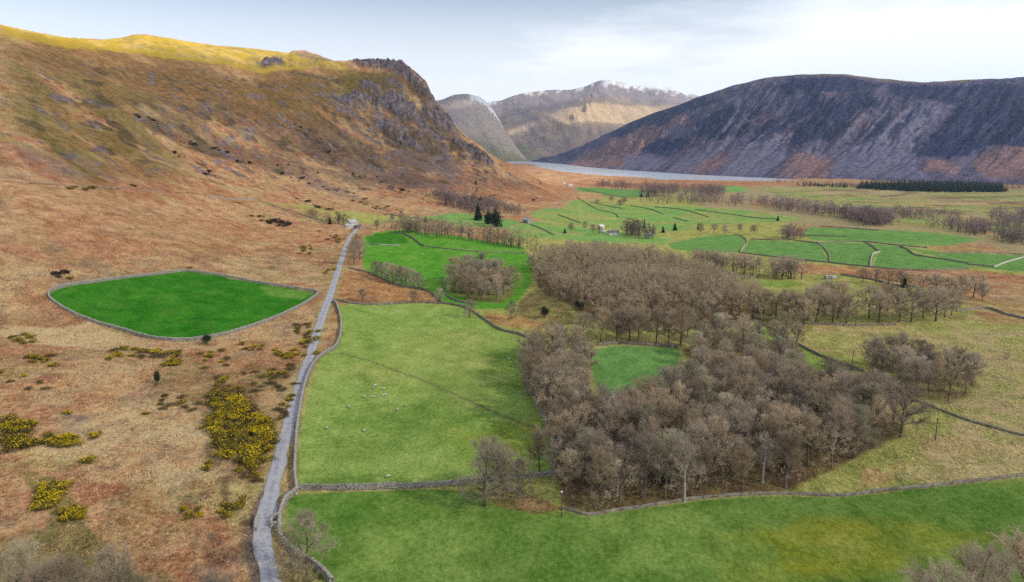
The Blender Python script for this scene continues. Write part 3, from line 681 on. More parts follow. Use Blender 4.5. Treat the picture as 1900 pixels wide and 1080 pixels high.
# ---- split the one sheet into moorland and the separate fields (same grid, shared edges)
idx = np.arange(NV*NU).reshape(NV, NU)
Q = np.stack([idx[:-1,:-1], idx[:-1,1:], idx[1:,1:], idx[1:,:-1]], -1).reshape(-1, 4)
fid_q = FIELD[:-1,:-1].reshape(-1)
V = np.stack([GX, GY, GZ], -1).reshape(-1, 3)
dzx = np.gradient(GZ, axis=1)/np.gradient(GX, axis=1); dzy = np.gradient(GZ, axis=0)/np.gradient(GY, axis=0)
dxu = np.gradient(GX, axis=0)/np.gradient(GY, axis=0); dzy = dzy - dzx*dxu
NRM = np.stack([-dzx, -dzy, np.ones_like(GZ)], -1); NRM /= np.linalg.norm(NRM, axis=-1, keepdims=True); NRM = NRM.reshape(-1, 3)
FLD_LABEL = {1:'vivid green walled enclosure on the brown moor left of the road',2:'bright green field right of the road bend below the white farmhouse',3:'large pale green pasture with scattered sheep beside the straight road',
 4:'wide green meadow in front of the big bare wood',5:'small green clearing enclosed by the bare woods',6:'green field just above the upper end of the large wood',7:'green field with a curved wall on both ends above the tree belt',
 8:'green field between two pale walls in the valley middle',9:'green field with a dark wall running down its far edge',10:'green field meeting the right edge of the valley',11:'lighter green field behind the row of walled fields',
 12:'far green pasture crossed by dark walls under the plantation',13:'yellowish sloping pasture near the small cottages',14:'green pasture below the grey stone cottage',15:'narrow green field by the white lakeside house',16:'tiny green field close to the lake shore',17:'pale grass strip above the white farmhouse',18:'green strip between hillside track and hawthorn thicket'}
def sheet(name, sel, mat, label):
    q = Q[sel]; used = np.unique(q); remap = np.zeros(NV*NU, np.int32); remap[used] = np.arange(len(used))
    me = mesh_np(name, V[used], remap[q], (mat,), smooth=True)
    for an, arr in (('tone_a', colA), ('tone_b', colB)):
        at = me.attributes.new(an, 'FLOAT_COLOR', 'POINT')
        c = np.ones((len(used), 4), np.float32); c[:,:3] = arr.reshape(-1, 3)[used]; at.data.foreach_set('color', c.ravel())
    at = me.attributes.new('rocky', 'FLOAT', 'POINT'); at.data.foreach_set('value', ROCKY.reshape(-1)[used].astype(np.float32))
    me.normals_split_custom_set_from_vertices(NRM[used])
    o = link(name, me); tag(o, label, None, None, 'structure'); return o
keep = np.ones(len(Q), bool)
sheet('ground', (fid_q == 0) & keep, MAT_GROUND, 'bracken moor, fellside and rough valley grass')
for i, lb in FLD_LABEL.items():
    s_ = fid_q == i
    if s_.sum() > 3: sheet('field', s_, MAT_FIELD, lb)
# ------------------------------------------------------------------ lake
m, nt, out = shader('lake_water'); g = NT(nt)
bs = g.n('ShaderNodeBsdfPrincipled'); bs.inputs['Base Color'].default_value = (.46,.49,.54,1); bs.inputs['Roughness'].default_value = .22; bs.inputs['IOR'].default_value = 1.33  # pale base colour stands in for sky sheen on ruffled water
bp = g.n('ShaderNodeBump'); bp.inputs['Strength'].default_value = .6; bp.inputs['Distance'].default_value = .3
g.l(g.noise(g.n('ShaderNodeNewGeometry').outputs['Position'], .12, 4), bp.inputs['Height']); g.l(bp.outputs[0], bs.inputs['Normal']); g.l(bs.outputs[0], out.inputs['Surface'])
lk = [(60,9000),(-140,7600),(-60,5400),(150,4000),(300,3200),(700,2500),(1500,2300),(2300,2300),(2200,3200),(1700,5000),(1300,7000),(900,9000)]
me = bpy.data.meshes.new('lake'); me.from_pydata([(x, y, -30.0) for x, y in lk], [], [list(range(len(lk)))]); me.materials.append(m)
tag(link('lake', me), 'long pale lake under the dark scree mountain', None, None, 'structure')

# ------------------------------------------------------------------ mountains (surfaces between a surveyed foot and a surveyed crest)
def curve_resample(P, n):
    P = np.array(P, float); t = np.arange(len(P)); s = np.linspace(0, len(P)-1, n); out = np.empty((n, P.shape[1]))
    Pp = np.vstack([2*P[0]-P[1], P, 2*P[-1]-P[-2]])
    i = np.clip(s.astype(int), 0, len(P)-2); f = (s-i)[:,None]
    a, b, c, d = Pp[i], Pp[i+1], Pp[i+2], Pp[i+3]
    # Catmull-Rom with limited tangents
    return 0.5*((2*b)+(-a+c)*f+(2*a-5*b+4*c-d)*f*f+(-a+3*b-3*c+d)*f**3)
def mountain(name, label, foot, crest, nu, nv, prof, relief, paintf, back=(900, -260), nb=24, fine=None):
    Fo = curve_resample(foot, nu); Cr = curve_resample(crest, nu)
    v = np.linspace(0, 1, nv)
    u2, v2 = np.meshgrid(np.linspace(0, 1, nu), v, indexing='ij')
    P = Fo[:,None,:]*(1-v2[...,None]) + Cr[:,None,:]*v2[...,None]
    P[...,2] = Fo[:,2][:,None] + (Cr[:,2]-Fo[:,2])[:,None]*prof(v2, u2)
    if fine is not None:                          # small roughness of the crest line itself
        P[...,2] += fine(u2)*v2**2
    D = Cr-Fo; nrm = np.stack([-D[:,2]*D[:,0]/(np.hypot(D[:,0],D[:,1])+1e-6), -D[:,2]*D[:,1]/(np.hypot(D[:,0],D[:,1])+1e-6), np.hypot(D[:,0],D[:,1])], 1)
    nrm /= np.linalg.norm(nrm, axis=1, keepdims=True)
    w = np.sin(np.pi*np.clip(v2,0,1))**.7
    rl = relief(u2, v2, P)
    P = P + nrm[:,None,:]*(rl*w)[...,None]
    a, b, rk = paintf(u2, v2, P, rl)
    # far side
    hd = D[:,:2]/(np.linalg.norm(D[:,:2], axis=1, keepdims=True)+1e-6)
    tb = np.linspace(0, 1, nb+1)[1:]
    Bk = np.stack([np.concatenate([Cr[:,:2]+hd*back[0]*t, (P[:,-1,2]+(back[1]*t*t-12*t)*np.clip((Cr[:,2]+40)/400, .1, 1))[:,None]], 1) for t in tb], 1)
    Pf = np.concatenate([P, Bk], 1); n2 = nv+nb
    def ext(c): return np.concatenate([c, np.repeat(c[:,-1:], nb, 1)], 1)
    a, b, rk = ext(a), ext(b), ext(rk)
    id_ = np.arange(nu*n2).reshape(nu, n2)
    q = np.stack([id_[:-1,:-1], id_[1:,:-1], id_[1:,1:], id_[:-1,1:]], -1).reshape(-1, 4)
    me = mesh_np(name, Pf.reshape(-1, 3), q, (MAT_MOUNT,), smooth=True)
    for an, arr in (('tone_a', a), ('tone_b', b)):
        at = me.attributes.new(an, 'FLOAT_COLOR', 'POINT'); c = np.ones((nu*n2, 4), np.float32); c[:,:3] = arr.reshape(-1, 3); at.data.foreach_set('color', c.ravel())
    at = me.attributes.new('rocky', 'FLOAT', 'POINT'); at.data.foreach_set('value', rk.reshape(-1).astype(np.float32))
    SURF[label] = P
    return tag(link(name, me), label, None, None, 'structure')
SURF = {}
MAT_MOUNT = ground_material('mountain_side', big_sc=.006, mid_sc=.03, fine_sc=.065, grain_sc=.15, bump=.7, contrast=1.5)

# dark scree mountain right of the lake
CREST = np.array([(975,300.5,7900),(1003,297.5,7800),(1040,284,7200),(1075,273,6900),(1112,257,6550),(1150,237,6200),(1185,220,5900),(1220,207,5600),(1260,194,5350),(1290,185,5150),(1320,173,4950),(1350,161,4780),(1380,152,4620),(1410,146.5,4480),(1450,140.5,4300),(1500,138,4150),(1550,137,4020),(1590,138,3950),(1622,144,3880),(1660,151,3820),(1700,152.5,3760),(1760,150,3680),(1800,147,3620),(1850,149,3560),(1900,143,3480),(1980,141,3400),(2150,137,3250),(2300,133,3150),(2500,128,3050)], float)
FOOT = np.array([(970,301),(985,303),(1050,309),(1100,314.5),(1150,319),(1200,322.5),(1250,326),(1300,329),(1370,333),(1440,337),(1520,340),(1600,343),(1700,348),(1800,353),(1900,358),(2050,364),(2250,374)], float)
shift = np.interp(FOOT[:,0], [970,985,1050,1100,1150,1250,1400,2250], [5,20,42,78,112,165,185,185])
foot, crest = [], []
for (fx, fy), sh_ in zip(FOOT, shift):
    c_ = fx+sh_; foot.append(at_z(fx, fy, -40)); crest.append(at_y(c_, np.interp(c_, CREST[:,0], CREST[:,1]), np.interp(c_, CREST[:,0], CREST[:,2])))
def mixc(base, col, m): return base*(1-m[...,None]) + np.array(col)*m[...,None]
def project(P):
    X, Y, Z = P[...,0], P[...,1], P[...,2]-CAM_Z
    d = Y*CP - Z*SP; up_ = Y*SP + Z*CP
    return 950 + FPX*X/d, 540 - FPX*up_/d
def crop(pts): return np.array([(1100+x/2.375, 60+y/2.375) for x, y in pts])
# outcrops, scree fans and bracken slopes of the mountain side, surveyed from the photograph
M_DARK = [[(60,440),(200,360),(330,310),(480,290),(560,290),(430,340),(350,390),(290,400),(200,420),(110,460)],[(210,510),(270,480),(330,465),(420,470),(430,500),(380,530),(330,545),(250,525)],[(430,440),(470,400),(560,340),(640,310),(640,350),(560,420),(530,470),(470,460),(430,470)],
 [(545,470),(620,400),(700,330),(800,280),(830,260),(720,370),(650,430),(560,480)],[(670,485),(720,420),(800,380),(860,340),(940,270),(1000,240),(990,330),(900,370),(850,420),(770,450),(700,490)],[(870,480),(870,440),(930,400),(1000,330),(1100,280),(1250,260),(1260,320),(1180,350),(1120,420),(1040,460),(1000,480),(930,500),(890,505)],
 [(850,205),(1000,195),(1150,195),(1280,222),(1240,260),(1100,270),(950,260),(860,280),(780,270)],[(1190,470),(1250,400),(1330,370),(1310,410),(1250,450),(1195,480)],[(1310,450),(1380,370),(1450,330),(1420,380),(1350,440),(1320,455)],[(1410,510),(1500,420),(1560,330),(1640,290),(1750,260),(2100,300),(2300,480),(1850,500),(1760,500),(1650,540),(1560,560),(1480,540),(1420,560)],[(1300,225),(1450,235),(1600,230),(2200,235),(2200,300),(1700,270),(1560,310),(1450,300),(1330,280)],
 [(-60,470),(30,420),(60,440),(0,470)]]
M_LIGHT = [[(1050,645),(1060,560),(1180,490),(1330,380),(1500,290),(1560,310),(1480,410),(1410,500),(1420,590),(1480,650),(1200,650)],[(330,615),(420,560),(530,500),(640,420),(620,480),(560,560),(480,625)],[(560,640),(640,560),(740,480),(860,440),(860,510),(800,600),(760,645)],[(90,605),(160,550),(250,540),(330,560),(280,610)]]
M_BROWN = [[(-200,640),(-60,560),(60,490),(140,430),(230,410),(330,390),(400,400),(300,460),(200,520),(120,600),(0,610)],[(280,400),(400,360),(430,390),(330,430)],[(420,615),(480,560),(600,530),(560,600),(480,625)],[(820,650),(860,570),(930,520),(1040,560),(1060,600),(1000,650)],[(1440,605),(1480,560),(1560,570),(1650,590),(1600,625)],[(1670,595),(1700,540),(1850,490),(2300,480),(2300,660),(1750,640)],[(620,440),(720,360),(690,420),(640,450)],[(960,440),(1020,420),(1010,450),(970,460)]]
M_STREAK = [[(640,320),(640,350),(600,400),(540,470),(500,520)],[(830,255),(750,340),(700,390)],[(890,315),(820,400),(700,490),(600,600),(570,635)],[(1300,340),(1240,405),(1190,470)],[(1480,380),(1430,450),(1400,500)],[(760,300),(700,350),(640,420)],[(1220,330),(1120,440),(1000,560)],[(1400,330),(1330,400),(1250,480)],[(470,330),(380,400),(300,460)],[(1560,300),(1480,380),(1430,440)],[(1000,480),(920,560),(860,640)]]
def scree_relief(u, v, P):
    g1 = ridged(u*34+1.0*fbm(u*8, v*3, 3, 5), v*2.2, 4, 201); g2 = ridged(u*110+1.5*fbm(u*20, v*5, 3, 6), v*9, 3, 205)
    up = sstep(.10, .5, v)
    return 60*(fbm(u*9, v*1.6, 3, 207)-.5) + up*(58*(g1-.6) + 34*(g2-.6) + 36*(fbm(u*120, v*22, 4, 203)-.5)) + 9*(fbm(u*260, v*80, 3, 209)-.5)*up
def scree_paint(u, v, P, rl):
    px, py = project(P)
    wv = fbm(u*16, v*5, 4, 211); st = fbm(u*60 + 1.5*wv, v*1.6, 4, 213); st2 = fbm(u*210 + 2.0*wv, v*4, 3, 215); gr = fbm(u*380, v*90, 3, 216); bl = fbm(u*55, v*16, 4, 214)
    wx_ = 26*(st-.5) + 22*(bl-.5) + 8*(gr-.5); wy_ = 20*(bl-.5) + 10*(gr-.5)
    qx, qy = px+wx_, py+wy_
    def reg_(polys, soft):
        m_ = np.zeros(u.shape)
        for q in polys: np.maximum(m_, sstep(-soft, soft, signed(qx, qy, crop(q))), out=m_)
        return m_
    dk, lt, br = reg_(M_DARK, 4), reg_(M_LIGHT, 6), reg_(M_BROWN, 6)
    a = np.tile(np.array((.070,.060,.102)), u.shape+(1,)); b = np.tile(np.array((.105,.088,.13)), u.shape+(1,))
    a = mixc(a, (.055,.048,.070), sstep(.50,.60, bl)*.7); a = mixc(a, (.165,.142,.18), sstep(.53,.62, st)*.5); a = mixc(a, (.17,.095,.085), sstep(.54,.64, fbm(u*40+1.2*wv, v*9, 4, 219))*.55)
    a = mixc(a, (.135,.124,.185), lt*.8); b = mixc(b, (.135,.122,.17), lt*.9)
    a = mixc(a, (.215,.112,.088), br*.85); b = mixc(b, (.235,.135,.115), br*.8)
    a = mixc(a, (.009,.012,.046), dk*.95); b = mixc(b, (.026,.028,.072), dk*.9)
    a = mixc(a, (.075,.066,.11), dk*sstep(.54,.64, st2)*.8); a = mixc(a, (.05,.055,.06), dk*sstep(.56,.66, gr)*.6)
    # narrow stone chutes
    d2 = np.full(u.shape, 1e9); sx_, sy_ = px+8*(bl-.5)+4*(gr-.5), py+6*(bl-.5)
    for ln in M_STREAK:
        q = crop(ln)
        for (ax, ay), (bx_, by_) in zip(q[:-1], q[1:]):
            ex, ey = bx_-ax, by_-ay; t = np.clip(((sx_-ax)*ex+(sy_-ay)*ey)/(ex*ex+ey*ey), 0, 1); np.minimum(d2, (sx_-ax-t*ex)**2+(sy_-ay-t*ey)**2, out=d2)
    chute = 1-sstep(1.2, 4.2, np.sqrt(d2)); a = mixc(a, (.29,.26,.32), chute*.32); b = mixc(b, (.19,.17,.215), chute*.4)
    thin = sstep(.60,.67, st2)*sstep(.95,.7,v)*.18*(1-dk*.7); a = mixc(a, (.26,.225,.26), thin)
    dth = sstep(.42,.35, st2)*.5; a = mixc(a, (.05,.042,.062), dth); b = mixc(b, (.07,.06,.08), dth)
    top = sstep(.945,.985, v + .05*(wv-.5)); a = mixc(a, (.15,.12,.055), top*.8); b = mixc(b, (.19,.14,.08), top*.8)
    return a, b, dk*.7+.1
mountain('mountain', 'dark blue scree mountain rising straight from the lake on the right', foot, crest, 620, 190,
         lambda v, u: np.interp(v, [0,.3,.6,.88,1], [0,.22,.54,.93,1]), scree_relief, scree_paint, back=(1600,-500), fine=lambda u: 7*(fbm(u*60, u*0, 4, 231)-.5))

# far mountain behind the valley head
pr = [((880,292),(840,205)),((905,291),(890,193)),((930,291),(930,186)),((950,291),(960,176)),((970,292),(993,170)),((990,292),(1020,167.5)),((1010,292),(1060,166)),((1030,293),(1088,160)),((1045,294),(1105,152)),((1060,295),(1122,148.5)),((1080,296),(1150,152)),((1100,297),(1180,157)),((1130,299),(1215,161)),((1160,300),(1250,163.5)),((1200,301),(1290,175)),((1300,302),(1400,192)),((1450,302),(1600,200))]
foot = [at_y(a[0], a[1]+6, 8200) for a, b in pr]; crest = [at_y(b[0], b[1], 11200) for a, b in pr]
def far_relief(u, v, P): return 330*(fbm(u*5+v*1.6, v*1.8, 4, 301)-.5) + 70*(ridged(u*9+3*v, v*3, 4, 305)-.6)
def far_paint(u, v, P, rl):
    wv = fbm(u*12, v*5, 4, 311)
    a = np.tile(np.array((.29,.205,.16)), u.shape+(1,)); b = np.tile(np.array((.27,.20,.155)), u.shape+(1,))
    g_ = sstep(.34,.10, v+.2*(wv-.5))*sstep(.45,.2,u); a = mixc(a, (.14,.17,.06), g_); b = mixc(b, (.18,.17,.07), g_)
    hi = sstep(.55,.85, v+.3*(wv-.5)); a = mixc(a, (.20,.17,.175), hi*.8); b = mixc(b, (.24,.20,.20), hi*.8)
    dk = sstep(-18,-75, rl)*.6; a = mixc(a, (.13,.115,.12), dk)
    tn = sstep(.52,.64, fbm(u*8+v*3, v*6, 3, 315)); a = mixc(a, (.50,.38,.22), tn*.6); bnd = sstep(.30,.42,v+.15*(wv-.5))*sstep(.80,.66,v+.15*(wv-.5))*sstep(.3,.42,u); a = mixc(a, (.50,.36,.19), bnd*.8); b = mixc(b, (.42,.30,.17), bnd*.8)  # bright tan patches, and a sunlit band put into both tones
    rd = sstep(.28,.10,v)*sstep(.3,.5,u); a = mixc(a, (.2,.11,.085), rd*.7); b = mixc(b, (.2,.11,.085), rd*.7)
    sn = sstep(.92,.985, v + .20*(fbm(u*70+v*9, v*20, 4, 317)-.5))*sstep(.52,.60,u)*.85; sn = np.maximum(sn, sstep(.93,.98,v)*sstep(.5,.62,fbm(u*50,v*9,3,319))*.6)
    a = mixc(a, (.78,.80,.84), sn*.9); b = mixc(b, (.62,.64,.68), sn*.9)
    return a, b, np.zeros_like(u)
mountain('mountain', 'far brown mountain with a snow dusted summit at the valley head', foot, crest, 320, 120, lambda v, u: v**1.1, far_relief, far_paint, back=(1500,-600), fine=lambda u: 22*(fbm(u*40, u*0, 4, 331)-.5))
pr = [((760,303),(680,168)),((800,301),(770,175)),((830,298),(800,186)),((850,297),(818,185.5)),((865,296),(838,177.5)),((880,295),(858,174)),((893,294),(877,177)),((905,294),(890,180)),((918,293.5),(902,189)),((930,293.5),(914,203)),((942,293.5),(926,221)),((952,294),(938,240)),((962,294.5),(950,259)),((972,295),(962,277)),((980,295.5),(974,291))]
foot = [at_y(a[0], a[1]+6, 7300) for a, b in pr]; crest = [at_y(b[0], b[1], 9300-45*i) for i, (a, b) in enumerate(pr)]
def far2_relief(u, v, P): return 90*(fbm(u*5+v*1.5, v*2.6, 4, 341)-.5)*sstep(1,.75,u) + 16*(ridged(u*9+3*v, v*4, 3, 345)-.6)*sstep(1,.75,u)
def far2_paint(u, v, P, rl):
    wv = fbm(u*12, v*5, 4, 351)
    a = np.tile(np.array((.37,.30,.245)), u.shape+(1,)); b = np.tile(np.array((.32,.26,.215)), u.shape+(1,))
    g_ = sstep(.45,.15, v+.2*(wv-.5)); a = mixc(a, (.15,.165,.065), g_*.8); b = mixc(b, (.20,.17,.08), g_*.8)
    hi = sstep(.86,.94, v); a = mixc(a, (.23,.19,.17), hi*.8)
    sn = sstep(.88,.94, v + .12*(fbm(u*50, v*14, 4, 357)-.5))*sstep(.38,.44,u)*sstep(.76,.70,u)*sstep(1.0,.985,v)
    a = mixc(a, (.78,.80,.84), sn*.9); b = mixc(b, (.62,.64,.68), sn*.9)
    return a, b, np.zeros_like(u)
mountain('mountain', 'pale far ridge with a snow streak just right of the crag', foot, crest, 200, 90, lambda v, u: v**1.05, far2_relief, far2_paint, back=(900,-400), fine=lambda u: 14*(fbm(u*30, u*0, 4, 361)-.5)*sstep(1,.8,u))

# ------------------------------------------------------------------ cloud layer over the valley: it shades everything but the ridge and far bands
CLOUD_Z = 2600.0
tsx, tsy, tsz = to_sun
def cloud_of(p): t = (CLOUD_Z-p[2])/tsz; return (p[0]+tsx*t, p[1]+tsy*t)
bx = np.unique(np.concatenate([np.linspace(-2600, 9500, 130), np.linspace(2300, 3200, 60)])); by = np.unique(np.concatenate([np.linspace(-6200, 9600, 165), np.linspace(-900, 300, 75)])); nx, ny = len(bx), len(by)
BX, BY = np.meshgrid(bx, by, indexing='ij')
dens = sstep(-2600,-2000,BX)*sstep(9500,8600,BX)*sstep(-6200,-5200,BY)*sstep(9600,9000,BY)
wxn = (fbm(BX/420, BY/420, 5, 401)-.5)
def clear_hole(ground_pts, soft, op=1.):
    poly = np.array([cloud_of(p) for p in ground_pts])
    s = signed(BX+wxn*soft*1.5, BY+wxn*soft*1.1, poly)
    global dens
    dens = dens*(1-op*sstep(-soft, soft, s))
# break over the left ridge: everything behind the line where the photograph's shade begins
edge = [(-200,20),(0,62),(60,74),(130,92),(210,104),(280,108),(350,112),(420,124),(480,136),(540,128),(590,126),(640,119)]
eh = hit([e[0] for e in edge], [e[1] for e in edge])
gp = [tuple(p) for p in eh] + [(-330,1640,270),(-500,2000,270),(-1600,2000,270),(-1600,700,250)]
clear_hole(gp, 26)
# cloud layer thinned to brighten the open right valley and beyond the lake
clear_hole([(20,380,0),(10,900,0),(140,1500,-10),(60,2600,-20),(300,6000,-20),(4500,6000,0),(3500,1500,0),(600,420,0),(260,300,0)], 220, .30)
# bands of sun on the far mountains
def on_slope(label, pts):
    S_ = SURF[label].reshape(-1, 3); qx, qy = project(S_)
    return [tuple(S_[np.argmin((qx-x)**2+(qy-y)**2)]) for x, y in pts]
FAR_, FAR2_ = 'far brown mountain with a snow dusted summit at the valley head', 'pale far ridge with a snow streak just right of the crag'
clear_hole(on_slope(FAR_, [(1008,216),(1040,204),(1080,196),(1130,193),(1200,197),(1300,199),(1400,202),(1400,226),(1280,226),(1150,230),(1050,234),(1015,226)]), 40)
clear_hole(on_slope(FAR_, [(930,252),(950,240),(975,230),(1000,222),(1012,226),(985,240),(955,250),(938,260)]), 45)
clear_hole(on_slope(FAR_, [(905,200),(925,196),(940,205),(930,215),(912,210)]), 45, .7)
clear_hole(on_slope(FAR2_, [(815,196),(840,188),(870,186),(884,190),(880,198),(860,200),(830,202)]), 45, .7)
clear_hole([(60,2300,-20),(20,3800,-20),(120,5000,-24),(260,4000,-24),(500,3000,-24),(300,2300,-20)], 160, .7)
m, nt, out = shader('cloud'); g = NT(nt)
da = g.n('ShaderNodeAttribute', attribute_name='cover').outputs['Fac']
tr = g.n('ShaderNodeBsdfTransparent'); tl = g.n('ShaderNodeBsdfTranslucent'); tl.inputs['Color'].default_value = (.50,.525,.57,1)
mx = g.n('ShaderNodeMixShader'); g.l(da, mx.inputs[0]); g.l(tr.outputs[0], mx.inputs[1]); g.l(tl.outputs[0], mx.inputs[2]); g.l(mx.outputs[0], out.inputs['Surface'])
thick = 40 + 160*fbm(BX/700, BY/700, 4, 411)
d_op = dens*(.71 + .08*(fbm(BX/500, BY/500, 4, 415)-.5))
top = np.stack([BX, BY, CLOUD_Z + thick*dens*.5 + 1], -1).reshape(-1, 3); bot = np.stack([BX, BY, CLOUD_Z - thick*dens*.3 - 1], -1).reshape(-1, 3)
id_ = np.arange(nx*ny).reshape(nx, ny)
qt = np.stack([id_[:-1,:-1], id_[1:,:-1], id_[1:,1:], id_[:-1,1:]], -1).reshape(-1, 4)
qk = (dens[:-1,:-1]+dens[1:,1:]+dens[1:,:-1]+dens[:-1,1:]).reshape(-1) > .01
qt = qt[qk]
me = mesh_np('cloud', np.concatenate([top, bot]), np.concatenate([qt, qt[:,::-1]+nx*ny]), (m,), smooth=True)
at = me.attributes.new('cover', 'FLOAT', 'POINT'); dv = 1-np.sqrt(1-np.clip(d_op.reshape(-1),0,.98)); at.data.foreach_set('value', np.concatenate([dv, dv]).astype(np.float32))
tag(link('cloud', me), 'broken layer of cloud over the valley', None, None, 'stuff')

# ------------------------------------------------------------------ air
m, nt, out = shader('valley_air'); g = NT(nt)
pv = g.n('ShaderNodeVolumePrincipled'); pv.inputs['Color'].default_value = (.46,.66,1.0,1); pv.inputs['Density'].default_value = 4.2e-5; pv.inputs['Anisotropy'].default_value = 0.2
g.l(pv.outputs[0], out.inputs['Volume'])
hx, y0, y1, z0, z1 = 10500, -400, 13800, -700, 1500
vb = [(-hx,y0,z0),(hx,y0,z0),(hx,y1,z0),(-hx,y1,z0),(-hx,y0,z1),(hx,y0,z1),(hx,y1,z1),(-hx,y1,z1)]
me = bpy.data.meshes.new('haze'); me.from_pydata(vb, [], [(0,3,2,1),(4,5,6,7),(0,1,5,4),(1,2,6,5),(2,3,7,6),(3,0,4,7)]); me.materials.append(m)
tag(link('haze', me), 'thin pale haze filling the valley air', None, None, 'stuff')
# ------------------------------------------------------------------ plain materials
def simple(name, col, var=.25, scale=3., rough=.9, bump=0., obj_var=0., col2=None, spec=0.):
    m, nt, out = shader(name); g = NT(nt)
    p = g.n('ShaderNodeNewGeometry').outputs['Position']
    nz = g.noise(p, scale, 4, .65)
    c2 = col2 or tuple(min(1, c*1.7) for c in col)
    c = g.mix(g.ramp(nz, .3, .72), tuple(x*(1-var) for x in col), tuple(x*(1-var)+y*var for x, y in zip(col, c2)))
    if obj_var:
        oi = g.n('ShaderNodeObjectInfo').outputs['Random']
        k = g.n('ShaderNodeCombineXYZ')
        for i, (lo, hi) in enumerate(((1-obj_var,1+obj_var),(1-obj_var,1+obj_var),(1-obj_var,1+obj_var))): g.l(g.ramp(oi, 0, 1, lo, hi), k.inputs[i])
        c = g.mix(1., c, k.outputs[0], 'MULTIPLY')
    if spec:
        b = g.n('ShaderNodeBsdfPrincipled'); b.inputs['Roughness'].default_value = rough; g.l(c, b.inputs['Base Color'])
    else:
        b = g.n('ShaderNodeBsdfDiffuse'); g.l(c, b.inputs['Color'])
    if bump:
        bp = g.n('ShaderNodeBump'); bp.inputs['Strength'].default_value = bump; bp.inputs['Distance'].default_value = .1
        g.l(nz, bp.inputs['Height']); g.l(bp.outputs[0], b.inputs['Normal'])
    g.l(b.outputs[0], out.inputs['Surface']); return m
M_ASPHALT = None
def ribbon(name, xy, half, lift, mat, label, edge_noise=.6, kind='structure', cols=(-1,-.55,-.15,.15,.55,1), uvname=None):
    d = np.gradient(xy, axis=0); d /= np.linalg.norm(d, axis=1, keepdims=True)+1e-9; nn = np.stack([d[:,1], -d[:,0]], 1)
    s = np.arange(len(xy))*1.0
    V_, A_ = [], []
    for c in cols:
        e = half*c + (edge_noise*(fbm(s/3.0, s*0+c*7, 3, 501)-.5)*2 if abs(c) == 1 else 0)
        q = xy + nn*np.asarray(e).reshape(-1,1)
        z = ground(q[:,0], q[:,1]) + lift + (.07*(1-c*c))
        V_.append(np.concatenate([q, z[:,None]], 1)); A_.append(np.full(len(xy), c))
    n_, kx = len(xy), len(cols)
    V2 = np.stack(V_, 1); zc = V2[:,:,2].max(1) if False else None
    id_ = np.arange(n_*kx).reshape(n_, kx)
    q = np.stack([id_[:-1,:-1], id_[:-1,1:], id_[1:,1:], id_[1:,:-1]], -1).reshape(-1, 4)
    me = mesh_np(name, V2.reshape(-1, 3), q, (mat,), smooth=True)
    at = me.attributes.new('across', 'FLOAT', 'POINT'); at.data.foreach_set('value', np.stack(A_, 1).reshape(-1).astype(np.float32))
    return tag(link(name, me), label, None, None, kind)
m, nt, out = shader('worn_asphalt'); g = NT(nt)
p = g.n('ShaderNodeNewGeometry').outputs['Position']; ac = g.n('ShaderNodeAttribute', attribute_name='across').outputs['Fac']
n1 = g.noise(p, .35, 5, .7); n2 = g.noise(p, 3., 4, .7)
wheel = g.math('ABSOLUTE', g.math('SUBTRACT', g.math('ABSOLUTE', ac), .5))
cc = g.mix(g.ramp(wheel, .1, .4), (.37,.365,.40), (.29,.285,.315))
cc = g.mix(g.ramp(n1, .42, .62), cc, (.43,.41,.41)); cc = g.mix(g.ramp(g.noise(p, .9, 3), .56, .66, 0, .7), cc, (.21,.205,.22)); cc = g.mix(g.ramp(n2, .45, .75, 0, .6), cc, (.17,.165,.18))
cc = g.mix(g.ramp(g.math('ADD', g.math('ABSOLUTE', ac), g.math('MULTIPLY', g.math('SUBTRACT', n1, .5), .5)), .86, 1.0), cc, (.25,.20,.16))
b = g.n('ShaderNodeBsdfDiffuse'); g.l(cc, b.inputs['Color']); g.l(b.outputs[0], out.inputs['Surface']); M_ASPHALT = m
# the lane widens a little at the pull-in by the culvert
ribbon('road', road_xy, 1.95, .10, M_ASPHALT, 'single track grey lane running straight up the valley')
M_STONE = simple('grey_field_stone', (.33,.305,.26), .65, 2.1, col2=(.54,.50,.43))
M_STONE_D = simple('mossy_dark_stone', (.19,.165,.115), .6, .9, col2=(.36,.325,.26))
M_STONE_P = simple('pale_stone', (.42,.39,.33), .6, 2.3, col2=(.62,.58,.51))

